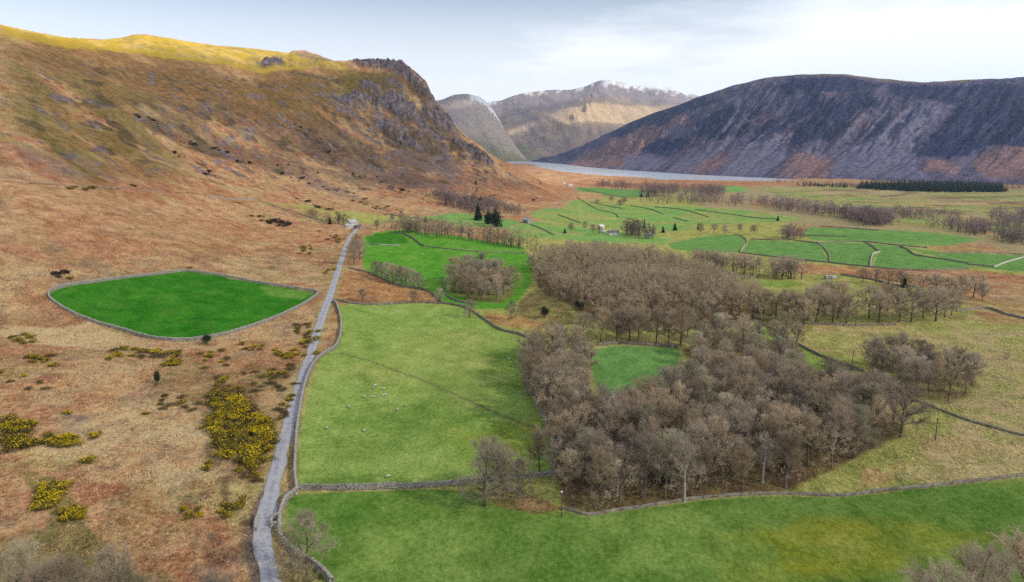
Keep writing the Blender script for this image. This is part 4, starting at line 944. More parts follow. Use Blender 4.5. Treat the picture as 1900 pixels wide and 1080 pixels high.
BOX_F = np.array([(0,3,2,1),(4,5,6,7),(0,1,5,4),(1,2,6,5),(2,3,7,6),(3,0,4,7)])
BOX_V = np.array([(-1,-1,-1),(1,-1,-1),(1,1,-1),(-1,1,-1),(-1,-1,1),(1,-1,1),(1,1,1),(-1,1,1)], float)*.5
def boxes(cen, size, ang, jit, r):
    """many irregular stones in one array: centres (n,3), sizes (n,3), yaw (n,)"""
    n = len(cen); v = BOX_V[None]*size[:,None,:]*(1 + (r.random((n,8,3))-.5)*jit)
    c, s = np.cos(ang)[:,None], np.sin(ang)[:,None]
    x = v[...,0]*c - v[...,1]*s; y = v[...,0]*s + v[...,1]*c
    v = np.stack([x, y, v[...,2]], -1) + cen[:,None,:]
    f = BOX_F[None] + (np.arange(n)*8)[:,None,None]
    return v.reshape(-1, 3), f.reshape(-1, 4)
def wall(pts, label, h=1.25, w=.7, step=None, mat=None, group='dry stone walls between the fields', stones=False, gaps=(), name='dry_stone_wall', xy=None):
    r = np.random.default_rng(int(abs(pts[0][0])*7+pts[0][1]) if pts is not None else 3)
    raw = smoothline(pts, .5) if xy is None else xy
    md = np.hypot(raw[:,0], raw[:,1]).mean()
    step = step or max(.7, md*.0035)
    xy = resample(raw, step)
    d = np.gradient(xy, axis=0); d /= np.linalg.norm(d, axis=1, keepdims=True)+1e-9; nn = np.stack([d[:,1], -d[:,0]], 1)
    n_ = len(xy); gz = ground(xy[:,0], xy[:,1])
    hh = h*(.86+.28*fbm(np.arange(n_)*step/6, np.zeros(n_), 3, 77+int(md))) + (r.random(n_)-.5)*.12
    prof = [(-.62,-.5),(-.55,.45),(-.36,1.),(.36,1.),(.55,.45),(.62,-.5)]
    V_ = []
    for c, t in prof:
        q = xy + nn*(c*w + (r.random(n_)-.5)*.10)[:,None]
        V_.append(np.concatenate([q, (gz + (hh*t if t > 0 else -.5) + (r.random(n_)-.5)*.05)[:,None]], 1))
    V2 = np.stack(V_, 1); k = len(prof); id_ = np.arange(n_*k).reshape(n_, k)
    q = np.stack([id_[:-1,:-1], id_[:-1,1:], id_[1:,1:], id_[1:,:-1]], -1).reshape(-1, 4)
    caps = np.array([[0,1,4,5],[1,2,3,4]]); q = np.concatenate([q, caps, (caps+(n_-1)*k)[:,::-1]])
    me = mesh_np(name, V2.reshape(-1, 3), q, (mat or M_STONE,))
    o = tag(link(name, me), label, 'wall', group)
    if stones:
        f = resample(raw, .42); n2 = len(f); dd = np.gradient(f, axis=0); dd /= np.linalg.norm(dd, axis=1, keepdims=True)+1e-9; n3 = np.stack([dd[:,1], -dd[:,0]], 1)
        gz2 = ground(f[:,0], f[:,1]); h2 = np.interp(np.arange(n2)*.42, np.arange(n_)*step, hh); an = np.arctan2(dd[:,1], dd[:,0])
        cv = np.concatenate([f, (gz2+h2+.10)[:,None]], 1); sz = np.stack([.30+.18*r.random(n2), w*(.75+.35*r.random(n2)), .22+.18*r.random(n2)], 1)
        v, fc = boxes(cv, sz, an+(r.random(n2)-.5)*.5, .35, r)
        tag(link('coping', mesh_np('coping', v, fc, (mat or M_STONE_P,)), o), kind='stuff')
        vs_, fs_, off = [], [], 0
        for sd in (-1, 1):
            for lev in (.2,.5,.8):
                q2 = f + n3*(sd*w*(.60-.2*lev)) + dd*((r.random(n2)-.5)*.3)[:,None]
                cv = np.concatenate([q2, (gz2+h2*lev+(r.random(n2)-.5)*.1)[:,None]], 1)
                v, fc = boxes(cv, np.stack([.30+.2*r.random(n2), .14+.1*r.random(n2), .24+.14*r.random(n2)], 1), an, .4, r); vs_.append(v); fs_.append(fc+off); off += len(v)
        tag(link('facing_stones', mesh_np('facing_stones', np.concatenate(vs_), np.concatenate(fs_), (mat or M_STONE,)), o), kind='stuff')
    return o
ENC = F[1]
wall(ENC + [ENC[0]], 'grey stone wall ringing the vivid green enclosure', 1.2, .65, stones=True)
wall([(615,1082),(593,1058),(560,1037),(539,1021),(521,1000),(519,984),(519,961),(524,943),(534,925),(551,913)], 'pale stone wall curving from the sheepfold down past the foreground hawthorn', 1.2, .7, stones=True)
wall([(551,913),(547,880),(548,850),(550,810),(555,770),(561,735),(571,700),(590,667),(622,645),(632,620),(632,592),(625,568),(619,560)], 'long stone wall between the lane and the big pasture', 1.2, .65, stones=True)
wall([(555,908),(600,908),(700,907),(800,903),(870,897),(950,890),(1030,882)], 'straight stone wall crossing from the lane to the corner of the wood', 1.1, .6, stones=True, mat=M_STONE)
wall([(1030,882),(1026,830),(1014,780),(990,740),(972,705)], 'dark mossy wall along the left edge of the big wood', 1.3, .9, mat=M_STONE_D)
wall([(1046,945),(1066,950),(1090,956),(1140,949),(1200,940),(1300,925),(1400,918),(1480,918),(1560,920),(1650,910),(1760,899),(1900,883),(2000,872)], 'low dark wall between the foreground meadow and the wood', .72, .5, mat=M_STONE_D)
wall([(620,556),(650,563),(700,566),(771,562),(840,566),(874,577),(925,611),(963,621),(1005,640)], 'tumbled dark wall along the top of the big pasture', 1.1, .8, mat=M_STONE_D)
wall([(648,498),(686,508),(737,529),(792,540),(819,563)], 'dark wall under the row of trees beside the orange bracken triangle', 1.1, .8, mat=M_STONE_D)
wall([(736,433),(752,436),(768,444),(778,452),(787,457)], 'short dark wall stepping down the upper green field', 1.3, .9, mat=M_STONE_D)
wall([(787,457),(830,462),(880,467),(930,469),(972,470)], 'low wall running level across the upper green field', .8, .8, mat=M_STONE_D)
wall([(684,453),(720,455),(745,455)], 'short broken wall near the farm paddock', .8, .8, mat=M_STONE)
wall([(822,515),(824,540),(838,555),(860,562),(885,566)], 'dark bank wall curving round the copse in the green field', 1., .9, mat=M_STONE_D)
wall([(1110,641),(1150,638),(1200,641),(1257,645)], 'dark wall at the far side of the woodland clearing', 1.2, .9, mat=M_STONE_D)
wall([(1388,590),(1430,610),(1470,633),(1500,650),(1540,668),(1602,690)], 'dark wall sloping from the tree belt down to the right hand copse',1.0, .6, mat=M_STONE_D)
wall([(1500,693),(1540,690),(1600,690),(1680,735),(1740,760),(1800,782),(1900,810)], 'dark wall under the right hand copse and out to the right', .65, .5, mat=M_STONE_D)
wall([(1480,600),(1580,604),(1660,603)], 'faint dark wall behind the scattered trees', .9, .8, mat=M_STONE_D)
wall([(1560,510),(1620,520),(1660,530),(1700,533)], 'dark bank wall under the thorn thicket', 1.1, 1., mat=M_STONE_D)
wall([(1775,578),(1830,572),(1870,585),(1920,596)], 'dark wall running off right from the purple birches', 1.0, 1., mat=M_STONE_D)
# the valley fields
for pts, lb, mt in (
 ([(1362,435),(1375,438),(1385,445),(1386,453),(1378,461),(1373,469)], 'pale curved wall at the left end of the walled fields', M_STONE),
 ([(1517,450),(1528,459),(1538,472),(1540,487)], 'pale wall bending between the second and third walled fields', M_STONE),
 ([(1605,450),(1618,457),(1629,466)], 'dark upper half of the wall between the third and fourth fields', M_STONE_D),
 ([(1633,468),(1620,472),(1616,484),(1615,495)], 'pale lower half of the wall between the third and fourth fields', M_STONE_P),
 ([(1668,457),(1685,464),(1700,474),(1740,480),(1789,488),(1800,491)], 'dark wall slanting down the right hand green fields', M_STONE_D),
 ([(1844,496),(1870,486),(1900,478),(1920,473)], 'pale wall rising to the right edge of the valley fields', M_STONE_P),
 ([(1797,491),(1820,493),(1844,496)], 'short dark wall joining two field walls', M_STONE_D),
 ([(1392,444),(1440,446),(1470,446),(1517,451),(1560,449),(1605,449),(1640,453),(1668,456),(1720,460)], 'long dark wall along the top of the walled fields', M_STONE_D),
 ([(1476,437),(1520,438),(1570,440)], 'dark field wall below the hawthorn scrub', M_STONE_D),
 ([(1520,420),(1580,424),(1630,428)], 'dark wall under the purple scrub belt', M_STONE_D),
 ([(1373,469),(1460,480),(1540,488),(1616,496),(1700,502),(1797,499)], 'dark bank along the foot of the walled fields', M_STONE_D),
 ([(1740,470),(1830,470),(1920,474)], 'dark wall beside the rusty bracken patch', M_STONE_D),
 ([(1071,367),(1090,378),(1110,389),(1140,396),(1148,404)], 'dark curved wall down the far sloping pasture', M_STONE_D),
 ([(1095,375),(1120,381),(1155,387)], 'short dark wall between far pasture trees', M_STONE_D),
 ([(1170,382),(1205,388),(1230,397)], 'dark wall in the middle of the far pasture', M_STONE_D),
 ([(1215,384),(1270,390),(1315,403)], 'dark wall slanting down beyond the middle pasture', M_STONE_D),
 ([(1290,389),(1340,396),(1400,404),(1440,407)], 'dark wall near the far belt of scrub', M_STONE_D),
 ([(1250,404),(1275,411)], 'tiny dark wall on the yellowish slope', M_STONE_D),
 ([(1034,398),(1060,408),(1078,414)], 'dark hedge bank by the cottage orchard', M_STONE_D),
 ([(985,417),(1005,425),(1027,436)], 'dark wall running down from the grey stone cottage', M_STONE_D),
 ([(1076,348),(1085,352),(1110,357),(1150,365),(1180,369)], 'dark wall under the narrow lakeside field', M_STONE_D),
 ([(700,396),(745,402),(790,408),(815,412)], 'dark bank above the farm track', M_STONE_D),
 ([(480,372),(520,386),(560,399),(590,408),(606,412)], 'dark wall under the pale grass strip on the hill foot', M_STONE_D),
 ([(475,371),(440,370),(420,369),(380,364)], 'pale ruined wall across the bracken slope', M_STONE)):
    wall(pts, lb, 1.0, .65, mat=mt, group='walls of the far valley fields')
# ------------------------------------------------------------------ bare winter trees
def tube(path, rad, sides):
    path = np.asarray(path, float); n = len(path); V_, F_ = [], []
    t = np.gradient(path, axis=0); t /= np.linalg.norm(t, axis=1, keepdims=True)+1e-9
    ref = np.array([0.31,.95,.05]); a = np.cross(t, ref); a /= np.linalg.norm(a, axis=1, keepdims=True)+1e-9; b = np.cross(t, a)
    for k in range(sides):
        th = 2*math.pi*k/sides; V_.append(path + (a*math.cos(th)+b*math.sin(th))*np.asarray(rad)[:,None])
    V_ = np.stack(V_, 1).reshape(-1, 3); id_ = np.arange(n*sides).reshape(n, sides)
    nx_ = np.roll(id_, -1, 1)
    q = np.stack([id_[:-1], nx_[:-1], nx_[1:], id_[1:]], -1).reshape(-1, 4)
    return V_, np.concatenate([q[:,[0,1,2]], q[:,[0,2,3]]])
def merge(parts):
    vs_, fs_, o = [], [], 0
    for v, f in parts: vs_.append(v); fs_.append(f+o); o += len(v)
    return np.concatenate(vs_), np.concatenate(fs_)
def twig_tris(base, dirs, length, width, r):
    """one thin triangle per twig"""
    n = len(base); side = np.cross(dirs, r.normal(size=(n,3))); side /= np.linalg.norm(side, axis=1, keepdims=True)+1e-9
    w = np.asarray(width).reshape(-1,1)*.5
    v = np.stack([base-side*w, base+side*w, base+dirs*np.asarray(length).reshape(-1,1)], 1).reshape(-1, 3)
    return v, np.arange(n*3).reshape(n, 3)
def unit(v): return v/(np.linalg.norm(v, axis=-1, keepdims=True)+1e-9)
def bare_tree(seed, H=13., spread=.42, fork=.32, nlimb=9, nbr=7, ntw=16, tw_w=.05, sides=6, up=.55, multi=1, tube_br=True, cz=.58, rz=.44):
    """returns (trunk mesh arrays, crown mesh arrays); H height, spread crown radius / H"""
    r = np.random.default_rng(seed); trunk, crown = [], []
    ctr = np.array([0,0,H*cz]); rad = np.array([H*spread, H*spread, H*rz])
    for t_ in range(multi):
        lean = r.normal(size=2)*(.04 if multi == 1 else .16)
        b0 = np.array([*(r.normal(size=2)*(.0 if multi == 1 else .35)), 0])
        tp = np.array([b0 + np.array([lean[0]*H*f*f + .012*H*math.sin(f*5+seed), lean[1]*H*f*f + .012*H*math.cos(f*4+seed), H*f - (.4 if f == 0 else 0)]) for f in (0,.04,.15,.3,.45,.6,.75)])
        tr0 = H*.022*(1 if multi == 1 else .65)
        trunk.append(tube(tp, tr0*np.array([1.7,1.15,1.,.85,.62,.38,.16]), sides))
        for L in range(nlimb//multi + (multi > 1)):
            f = fork + (.70-fork)*((L+r.random()*.7)/(nlimb/multi))**1.15
            b = np.array([np.interp(f*H, tp[:,2], tp[:,i]) for i in range(3)])
            az = L*2.4 + r.random()*.9 + seed + t_*1.7
            # aim at a point of the crown shell
            el = (-.55 + 1.9*((L+r.random())/(nlimb/multi))); tgt = ctr + rad*np.array([math.cos(az)*math.cos(el), math.sin(az)*math.cos(el), math.sin(el)])*r.uniform(.78,1.0)
            mid = (b+tgt)/2 + np.array([0,0,H*.05]) + r.normal(size=3)*H*.03
            ts = np.linspace(0, 1, 5)[:,None]; path = (1-ts)**2*b + 2*ts*(1-ts)*mid + ts**2*tgt
            lr = tr0*(.52-.25*f)
            trunk.append(tube(path, lr*np.array([1,.8,.58,.36,.12]), max(3, sides-2)))
            # branches
            for B in range(nbr):
                s = r.uniform(.25, .98); bb = (1-s)**2*b + 2*s*(1-s)*mid + s*s*tgt
                out_ = unit(bb-ctr*np.array([1,1,.75])+np.array([0,0,H*.12])); dv = unit(out_*.8 + r.normal(size=3)*.65 + np.array([0,0,up*.5]))
                ln = H*r.uniform(.10,.21)
                e = bb+dv*ln; rel = (e-ctr)/rad; q = np.linalg.norm(rel)
                if q > 1.04: e = ctr + rad*rel/q*1.04
                pth = np.array([bb, (bb+e)/2+r.normal(size=3)*ln*.07, e])
                if tube_br: crown.append(tube(pth, lr*np.array([.38,.26,.1])+.008, 3))
                s2 = r.random(ntw)**.7; base = bb + (e-bb)*s2[:,None]
                dd = unit(unit(e-bb)*.55 + r.normal(size=(ntw,3))*.75 + np.array([0,0,up*.45]) + .25*out_)
                ln2 = H*r.uniform(.045,.11,ntw)
                crown.append(twig_tris(base, dd, ln2, tw_w*r.uniform(.8,1.5,ntw), r))
                # second order twigs
                k = ntw; i2 = r.integers(0, ntw, k); b2 = base[i2]+dd[i2]*ln2[i2,None]*r.uniform(.3,.9,(k,1))
                d3 = unit(dd[i2]*.7 + r.normal(size=(k,3))*.7 + np.array([0,0,.12])); crown.append(twig_tris(b2, d3, H*r.uniform(.03,.07,k), tw_w*.75*r.uniform(.8,1.4,k), r))
    return merge(trunk), merge(crown)

def twig_material(name, c1, c2, light=1.):
    m, nt, out = shader(name); g = NT(nt)
    oi = g.n('ShaderNodeObjectInfo'); p = g.n('ShaderNodeNewGeometry').outputs['Position']
    f = g.math('ADD', g.math('MULTIPLY', oi.outputs['Random'], .9), g.math('ADD', g.math('MULTIPLY', g.math('SUBTRACT', g.noise(p, .5, 2), .5), .9), g.math('MULTIPLY', g.math('SUBTRACT', g.noise(p, .085, 1), .5), 2.2)), clamp=True)
    c = g.mix(f, c1, c2)
    k = g.math('MULTIPLY', g.ramp(g.math('FRACT', g.math('MULTIPLY', oi.outputs['Random'], 7.31)), 0, 1, .74, 1.26), g.ramp(g.noise(p, .11, 1), .3, .7, .80, 1.22)); kv = g.n('ShaderNodeCombineXYZ')
    for i in range(3): g.l(k, kv.inputs[i])
    c = g.mix(1., c, kv.outputs[0], 'MULTIPLY')
    b = g.n('ShaderNodeBsdfDiffuse'); g.l(c, b.inputs['Color']); t = g.n('ShaderNodeBsdfTranslucent'); g.l(c, t.inputs['Color'])
    mx = g.n('ShaderNodeMixShader'); mx.inputs[0].default_value = .44; g.l(b.outputs[0], mx.inputs[1]); g.l(t.outputs[0], mx.inputs[2])
    g.l(mx.outputs[0], out.inputs['Surface']); return m
M_BARK = simple('grey_brown_bark', (.13,.105,.08), .5, 1.2, obj_var=.25)
M_BARK_PALE = simple('pale_birch_bark', (.34,.31,.27), .4, 1.5)
M_TWIG = twig_material('brown_twigs', (.40,.305,.195), (.46,.38,.275))
M_TWIG_P = twig_material('purplish_twigs', (.375,.29,.21), (.435,.36,.28))
M_TWIG_G = twig_material('grey_green_twigs', (.38,.33,.215), (.43,.385,.28))
M_TWIG_FAR = twig_material('distant_twigs', (.225,.165,.155), (.29,.215,.205))

def make_kind(seed, mat_t, mat_c, **kw):
    (tv, tf), (cv, cf) = bare_tree(seed, **kw)
    return mesh_np('trunk', tv, tf, (mat_t,), smooth=True), mesh_np('crown', cv, cf, (mat_c,))
OAK = [make_kind(10+i, M_BARK, (M_TWIG, M_TWIG_P, M_TWIG)[i%3], H=13., spread=.37+.045*(i%3), fork=.24+.03*(i%2), nlimb=14, nbr=12, ntw=19, tw_w=.060) for i in range(6)]
TALL = [make_kind(30+i, M_BARK, (M_TWIG_P, M_TWIG)[i%2], H=14., spread=.28, fork=.34, nlimb=13, nbr=10, ntw=18, tw_w=.056, up=.9) for i in range(4)]
GREY = [make_kind(50+i, M_BARK, M_TWIG_G, H=12., spread=.40, fork=.18, nlimb=14, nbr=11, ntw=19, tw_w=.052, multi=2+i%2) for i in range(3)]
BIRCH = [make_kind(60+i, M_BARK_PALE, M_TWIG_P, H=13., spread=.27, fork=.38, nlimb=10, nbr=7, ntw=14, tw_w=.042, up=.7) for i in range(2)]
SHRUB = [make_kind(70+i, M_BARK, (M_TWIG, M_TWIG_G)[i%2], H=5., spread=.62, fork=.08, nlimb=10, nbr=7, ntw=14, tw_w=.045, multi=3) for i in range(3)]
WIDE = [make_kind(80+i, M_BARK, (M_TWIG, M_TWIG_P, M_TWIG)[i], H=12., spread=.45+.04*i, fork=.17, nlimb=15, nbr=12, ntw=18, tw_w=.058, cz=.55, rz=.46) for i in range(3)]
DOME = [make_kind(90+i, M_BARK, M_TWIG_G, H=12., spread=.47, fork=.08, nlimb=16, nbr=11, ntw=18, tw_w=.056, cz=.47, rz=.52, multi=2) for i in range(3)]
KINDS = dict(wide=WIDE, dome=DOME, oak=OAK, tall=TALL, grey=GREY, birch=BIRCH, shrub=SHRUB); KH = dict(wide=12., dome=12., oak=13., tall=14., grey=12., birch=13., shrub=5.)
trng = np.random.default_rng(99)
N_TREES = [0]
def plant(x, y, h, kind, label, group, name='bare_tree', cat='tree', var=None):
    k = KINDS[kind]; tm, cm = k[int(trng.integers(len(k))) if var is None else var]
    o = empty(name, (x, y, float(ground(x, y))), float(trng.random()*6.283)); s = h/KH[kind]
    w_ = s*trng.uniform(.82,1.18); o.scale = (w_*trng.uniform(.92,1.08), w_*trng.uniform(.92,1.08), s)
    link('trunk', tm, o); link('crown', cm, o); tag(o, label, cat, group); N_TREES[0] += 1
    return o
def scatter(poly_px, spacing, seed, maxn=9999, xy=None):
    """dart throwing inside a ground polygon traced at tree feet"""
    r = np.random.default_rng(seed); P = hitpoly(poly_px, 3)[:,:2] if xy is None else xy
    lo, hi = P.min(0), P.max(0); out = []
    tries = int((hi-lo).prod()/spacing**2*14)+50
    c = lo + (hi-lo)*r.random((tries, 2)); c = c[signed(c[:,0], c[:,1], P) > 0]
    cell = {}
    for x, y in c:
        k = (int(x//spacing), int(y//spacing)); ok = True
        for i in (-1,0,1):
            for j in (-1,0,1):
                for q in cell.get((k[0]+i, k[1]+j), ()):
                    if (q[0]-x)**2+(q[1]-y)**2 < spacing**2: ok = False
        if ok: cell.setdefault(k, []).append((x, y)); out.append((x, y))
        if len(out) >= maxn: break
    return np.array(out).reshape(-1, 2)
def pick(ws): 
    ks = list(ws); return ks[int(trng.choice(len(ks), p=np.array([ws[k] for k in ks])/sum(ws.values())))]

# the big lower wood
pts = scatter([(1046,930),(1095,945),(1200,930),(1300,917),(1400,911),(1480,905),(1560,872),(1635,840),(1685,815),(1678,790),(1600,768),(1520,748),(1480,725),(1420,712),(1340,705),(1290,715),(1235,768),(1150,790),(1108,780),(1075,745),(1010,720),(985,715),(1020,780),(1034,840),(1040,890)], 5.1, 5, 128)
pts_low = pts
for x, y in pts:
    front = y < 172
    kd = pick(dict(oak=.36, tall=.28, wide=.22, grey=.11, birch=.03)) if not front else pick(dict(oak=.22, tall=.5, grey=.2, birch=.08))
    ux = 950 + FPX*x/y*(CP-.15*SP)
    lb = 'tall bare tree in the front rank of the big wood facing the meadow' if front else 'bare tree at the rounded right end of the big wood' if ux > 1540 else 'bare tree on the left side of the big wood near the mossy wall' if ux < 1120 else 'bare tree in the back of the big wood close to the clearing' if y > 222 else 'bare brown tree packed in the middle of the big wood'
    plant(x, y, trng.uniform(9,15.2), kd, lb, 'bare trees of the big lower wood')
for (px, py, h) in ((1268,930,15),(1150,800,13),(1375,820,12),(1290,780,13)):
    x, y, z = hit(px, py)[0]; plant(x, y, h, 'birch', {1268:'pale slender birch at the front edge of the big wood',1150:'whitish birch in the left part of the big wood',1375:'pale birch in the middle of the big wood',1290:'thin pale birch just below the woodland clearing'}[px], 'pale birches of the big lower wood')
for poly, sp, sd, lb, gp, ws, hr in (
 ([(978,690),(988,715),(1020,755),(1072,735),(1090,700),(1085,668),(1040,655),(990,662)], 7.5, 6, 'rounded bare tree in the lobe left of the woodland clearing', 'bare trees left of the clearing', dict(oak=.4,wide=.5,tall=.1), (11.5,15)),
 ([(1275,660),(1305,690),(1420,693),(1495,692),(1485,655),(1400,628),(1345,625)], 8.5, 7, 'bare tree between the clearing and the sloping dark wall', 'bare trees right of the clearing', dict(oak=.6,tall=.2,grey=.2), (10,13)),
 ([(1615,692),(1700,735),(1760,750),(1815,722),(1800,703),(1700,685),(1625,672)], 6.3, 8, 'bare purplish tree in the detached copse on the right', 'bare trees of the detached right copse', dict(tall=.3,oak=.3,wide=.4), (10,13.5)),
 ([(842,542),(870,556),(925,562),(948,546),(935,524),(880,518),(845,524)], 8.4, 9, 'rounded olive brown tree in the copse inside the green field', 'copse in the green field', dict(wide=.65,dome=.35), (13,18))):
    for x, y in scatter(poly, sp, sd, 26): plant(x, y, trng.uniform(*hr), pick(ws), lb, gp)
# the upper wood: nearest trees one by one, the depth of it as one mass
UP = [(992,522),(1012,545),(1062,570),(1110,598),(1150,616),(1230,598),(1300,606),(1370,598),(1408,586),(1395,560),(1335,532),(1285,512),(1215,494),(1150,486),(1080,482),(1025,486),(990,503)]
up_pts = scatter(UP, 7.6, 12); up_pts = up_pts[np.argsort(up_pts[:,1])]
N_UP = 0
for x, y in up_pts[:N_UP]: plant(x, y, trng.uniform(12.5,16.5), pick(dict(oak=.35,wide=.5,grey=.15)), ('bare tree on the near left edge of the upper wood' if x < 68 else 'bare brown tree on the near right edge of the upper wood'), 'bare trees on the near edge of the upper wood')
# rows and singles: (foot column, foot row, height, kind, label, group)
ROWS = [
 ([(1082,628,9),(1115,636,12),(1145,634,11)], 'wide', 'bare tree left of the row above the woodland clearing', 'row above the clearing'),
 ([(1168,632,12),(1185,640,13),(1218,640,12),(1240,642,11),(1262,640,13)], 'oak', 'bare tree standing along the dark wall of the woodland clearing', 'row above the clearing'),
 ([(1300,655,12),(1330,640,13),(1275,625,12)], 'grey', 'pale bare crown just right of the woodland clearing', 'pale crowns beside the clearing'),
 ([(1415,598,12),(1440,598,11),(1470,600,11),(1500,592,12),(1515,600,14),(1530,585,13),(1555,592,14),(1545,600,11),(1570,600,11),(1490,605,10),(1460,585,10)], 'wide', 'bare tree of the open stand in the middle right pasture', 'open stand right of the upper wood'),
 ([(1612,590,13),(1630,598,12),(1645,585,13),(1668,597,12),(1690,597,14),(1712,590,11),(1735,596,13),(1752,588,12),(1765,585,10)], 'wide', 'bare tree of the second open stand further right', 'second open stand'),
 ([(1712,545,10),(1735,548,11),(1758,552,10),(1782,555,12),(1805,552,12),(1822,558,9)], 'wide', 'small purplish tree of the thicket above the second open stand', 'purplish thicket on the right'),
 ([(1600,524,8),(1625,526,8),(1648,530,9),(1670,532,9),(1685,534,8)], 'wide', 'low bare thorn along the dark bank under the walled fields', 'thorns on the dark bank'),
 ([(695,513,7.5),(707,517,8),(719,521,8.5),(731,525,8.5),(743,528,8.5),(755,531,8.5),(767,534,8.5),(779,537,7.5)], 'dome', 'pale olive tree in the row above the orange bracken triangle', 'row of pale olive trees by the dark wall'),
]
ROWH = {1082:1.25,1168:1.25,1300:1.1,1415:1.28,1612:1.2,1712:1.1,1600:1.1,1300.:1.,695:1.35, 1302:1.}
for lst, kd, lb, gp in ROWS:
    for px, py, h in lst:
        x, y, z = hit(px, py)[0]; plant(x, y, h*ROWH[lst[0][0]], kd, lb, gp)
SINGLES = [
 (905,937,16,'dome','large grey green tree in front of the crossing wall left of the big wood',1),(932,920,12,'wide','slim tree just behind the large grey green tree',0),(965,926,10,'dome','small ivy green tree right of the large grey green tree',0),
 (1000,880,11,'tall','bare tree at the corner where the crossing wall meets the wood',1),(566,1066,12,'dome','pale foreground hawthorn beside the lane wall',2),
 (672,560,7,'oak','lone dark bare tree on the orange bracken triangle',3),(768,562,7,'wide','twiggy purplish bush tree at the tip of the bracken triangle',1),(815,562,8,'dome','round grey tree between the bracken triangle and the copse',2),
 (872,590,9,'dome','pale tree on the wall just below the copse',1),(950,592,9,'dome','pale olive tree at the right foot of the copse',0),(1456,622,11,'wide','spreading lone tree on the dark sloping wall',5),
 (657,492,17,'wide','tallest bare tree overhanging the lane at the farm bend',4),(668,482,15,'wide','second bare tree behind the lane tree at the farm bend',2),(664,468,14,'wide','third bare tree of the lane clump closest to the farm',0),
 (985,500,9,'grey','pale bush tree at the left tip of the upper wood',2),(1300,600,11,'grey','pale rounded crown at the front of the upper wood',1)]
for px, py, h, kd, lb, v in SINGLES:
    x, y, z = hit(px, py)[0]; plant(x, y, h, kd, lb, None, var=v % len(KINDS[kd]))
# tops that rise into the lower corners of the view
for x, y, h, kd, lb in ((-82,103,13,'grey','greyish twiggy tree top filling the bottom left corner'),(-74,98,14,'oak','brown twiggy tree top second from the bottom left corner'),(-64,101,12,'grey','grey twiggy tree top in the bottom left beside the bare pole trunk'),(-57,96,13,'birch','pale leaning birch top at the bottom left'),
                       (-70,108,11,'oak','brown bushy top just above the bottom left trees'),(-48,99,12,'oak','brown tree top furthest right in the bottom left group'),(-90,112,8,'shrub','low scrub behind the bottom left corner trees'),(74,95,18,'oak','brown tree top at the bottom right edge'),(84,99,18,'oak','brown tree top in the very bottom right corner'),(66,93,17,'oak','lowest brown tree top near the bottom right')):
    plant(x, y, h, kd, lb, None)
for px, py, h, lb in ((398,1028,4.5,'purplish thorn bush on the bracken left of the lane bend'),(415,1045,3.5,'low dark thorn beside the purplish bush left of the lane'),(548,1085,5,'brown bramble bush between the lane and the curving wall'),(575,1090,4.5,'brown bush under the pale foreground hawthorn'),(595,912,2.2,'small brown bush growing out of the crossing wall'),
                      (1100,945,4,'dark bramble bush on the wall corner below the big wood'),(1865,668,3.,'dark lone gorse thicket on the yellow pasture at right'),(1872,664,2.6,'smaller dark thicket beside the lone one at right'),(1540,518,5,'dark thorn by the pale stones under the walled fields'),(1528,516,4,'thorn left of the pale stones under the walled fields')):
    x, y, z = hit(px, py)[0]; plant(x, y, h, 'shrub', lb, None, 'shrub', 'bush')

# ------------------------------------------------------------------ woods and scrub too far to tell tree from tree
LOW = [bare_tree(200+i, H=13., spread=.43+.03*i, fork=.22, nlimb=10, nbr=7, ntw=11, tw_w=.105, sides=4, tube_br=False, up=.2, cz=.55, rz=.46) for i in range(4)]
LOWEST = [bare_tree(220+i, H=10., spread=.5, fork=.15, nlimb=6, nbr=4, ntw=5, tw_w=.26, sides=3, tube_br=False) for i in range(4)]
def conifer_arrays(seed, H=12., rad=.2, layers=13, per=9, wid=1.):
    r = np.random.default_rng(seed); V_, F_ = [], []
    tv, tf = tube(np.array([[0,0,-.3],[0,0,H*.5],[0,0,H*.97]]), np.array([.2,.12,.03])*H/12, 5)
    n = 0
    for L in range(layers):
        f = L/layers; z = H*(.10+.88*f); R_ = H*rad*(1-f)**.8*r.uniform(.85,1.12)+.12
        for k in range(per):
            a = r.random()*6.283; l_ = R_*r.uniform(.75,1.15); d = np.array([math.cos(a), math.sin(a), 0]); sd = np.array([-d[1], d[0], 0])*l_*.34*wid
            tip = d*l_+np.array([0,0,z-l_*r.uniform(.15,.5)]); b = np.array([0,0,z+H*.02]); m_ = d*l_*.55
            q = [b, m_+sd+np.array([0,0,z-l_*.1]), tip, m_-sd+np.array([0,0,z-l_*.1])]
            V_ += q; F_ += [(n,n+1,n+2),(n,n+2,n+3)]; n += 4
    return (tv, tf), (np.array(V_), np.array(F_))
CON_LOW = [conifer_arrays(300+i, 14., .27, 8, 6, 1.8) for i in range(3)]
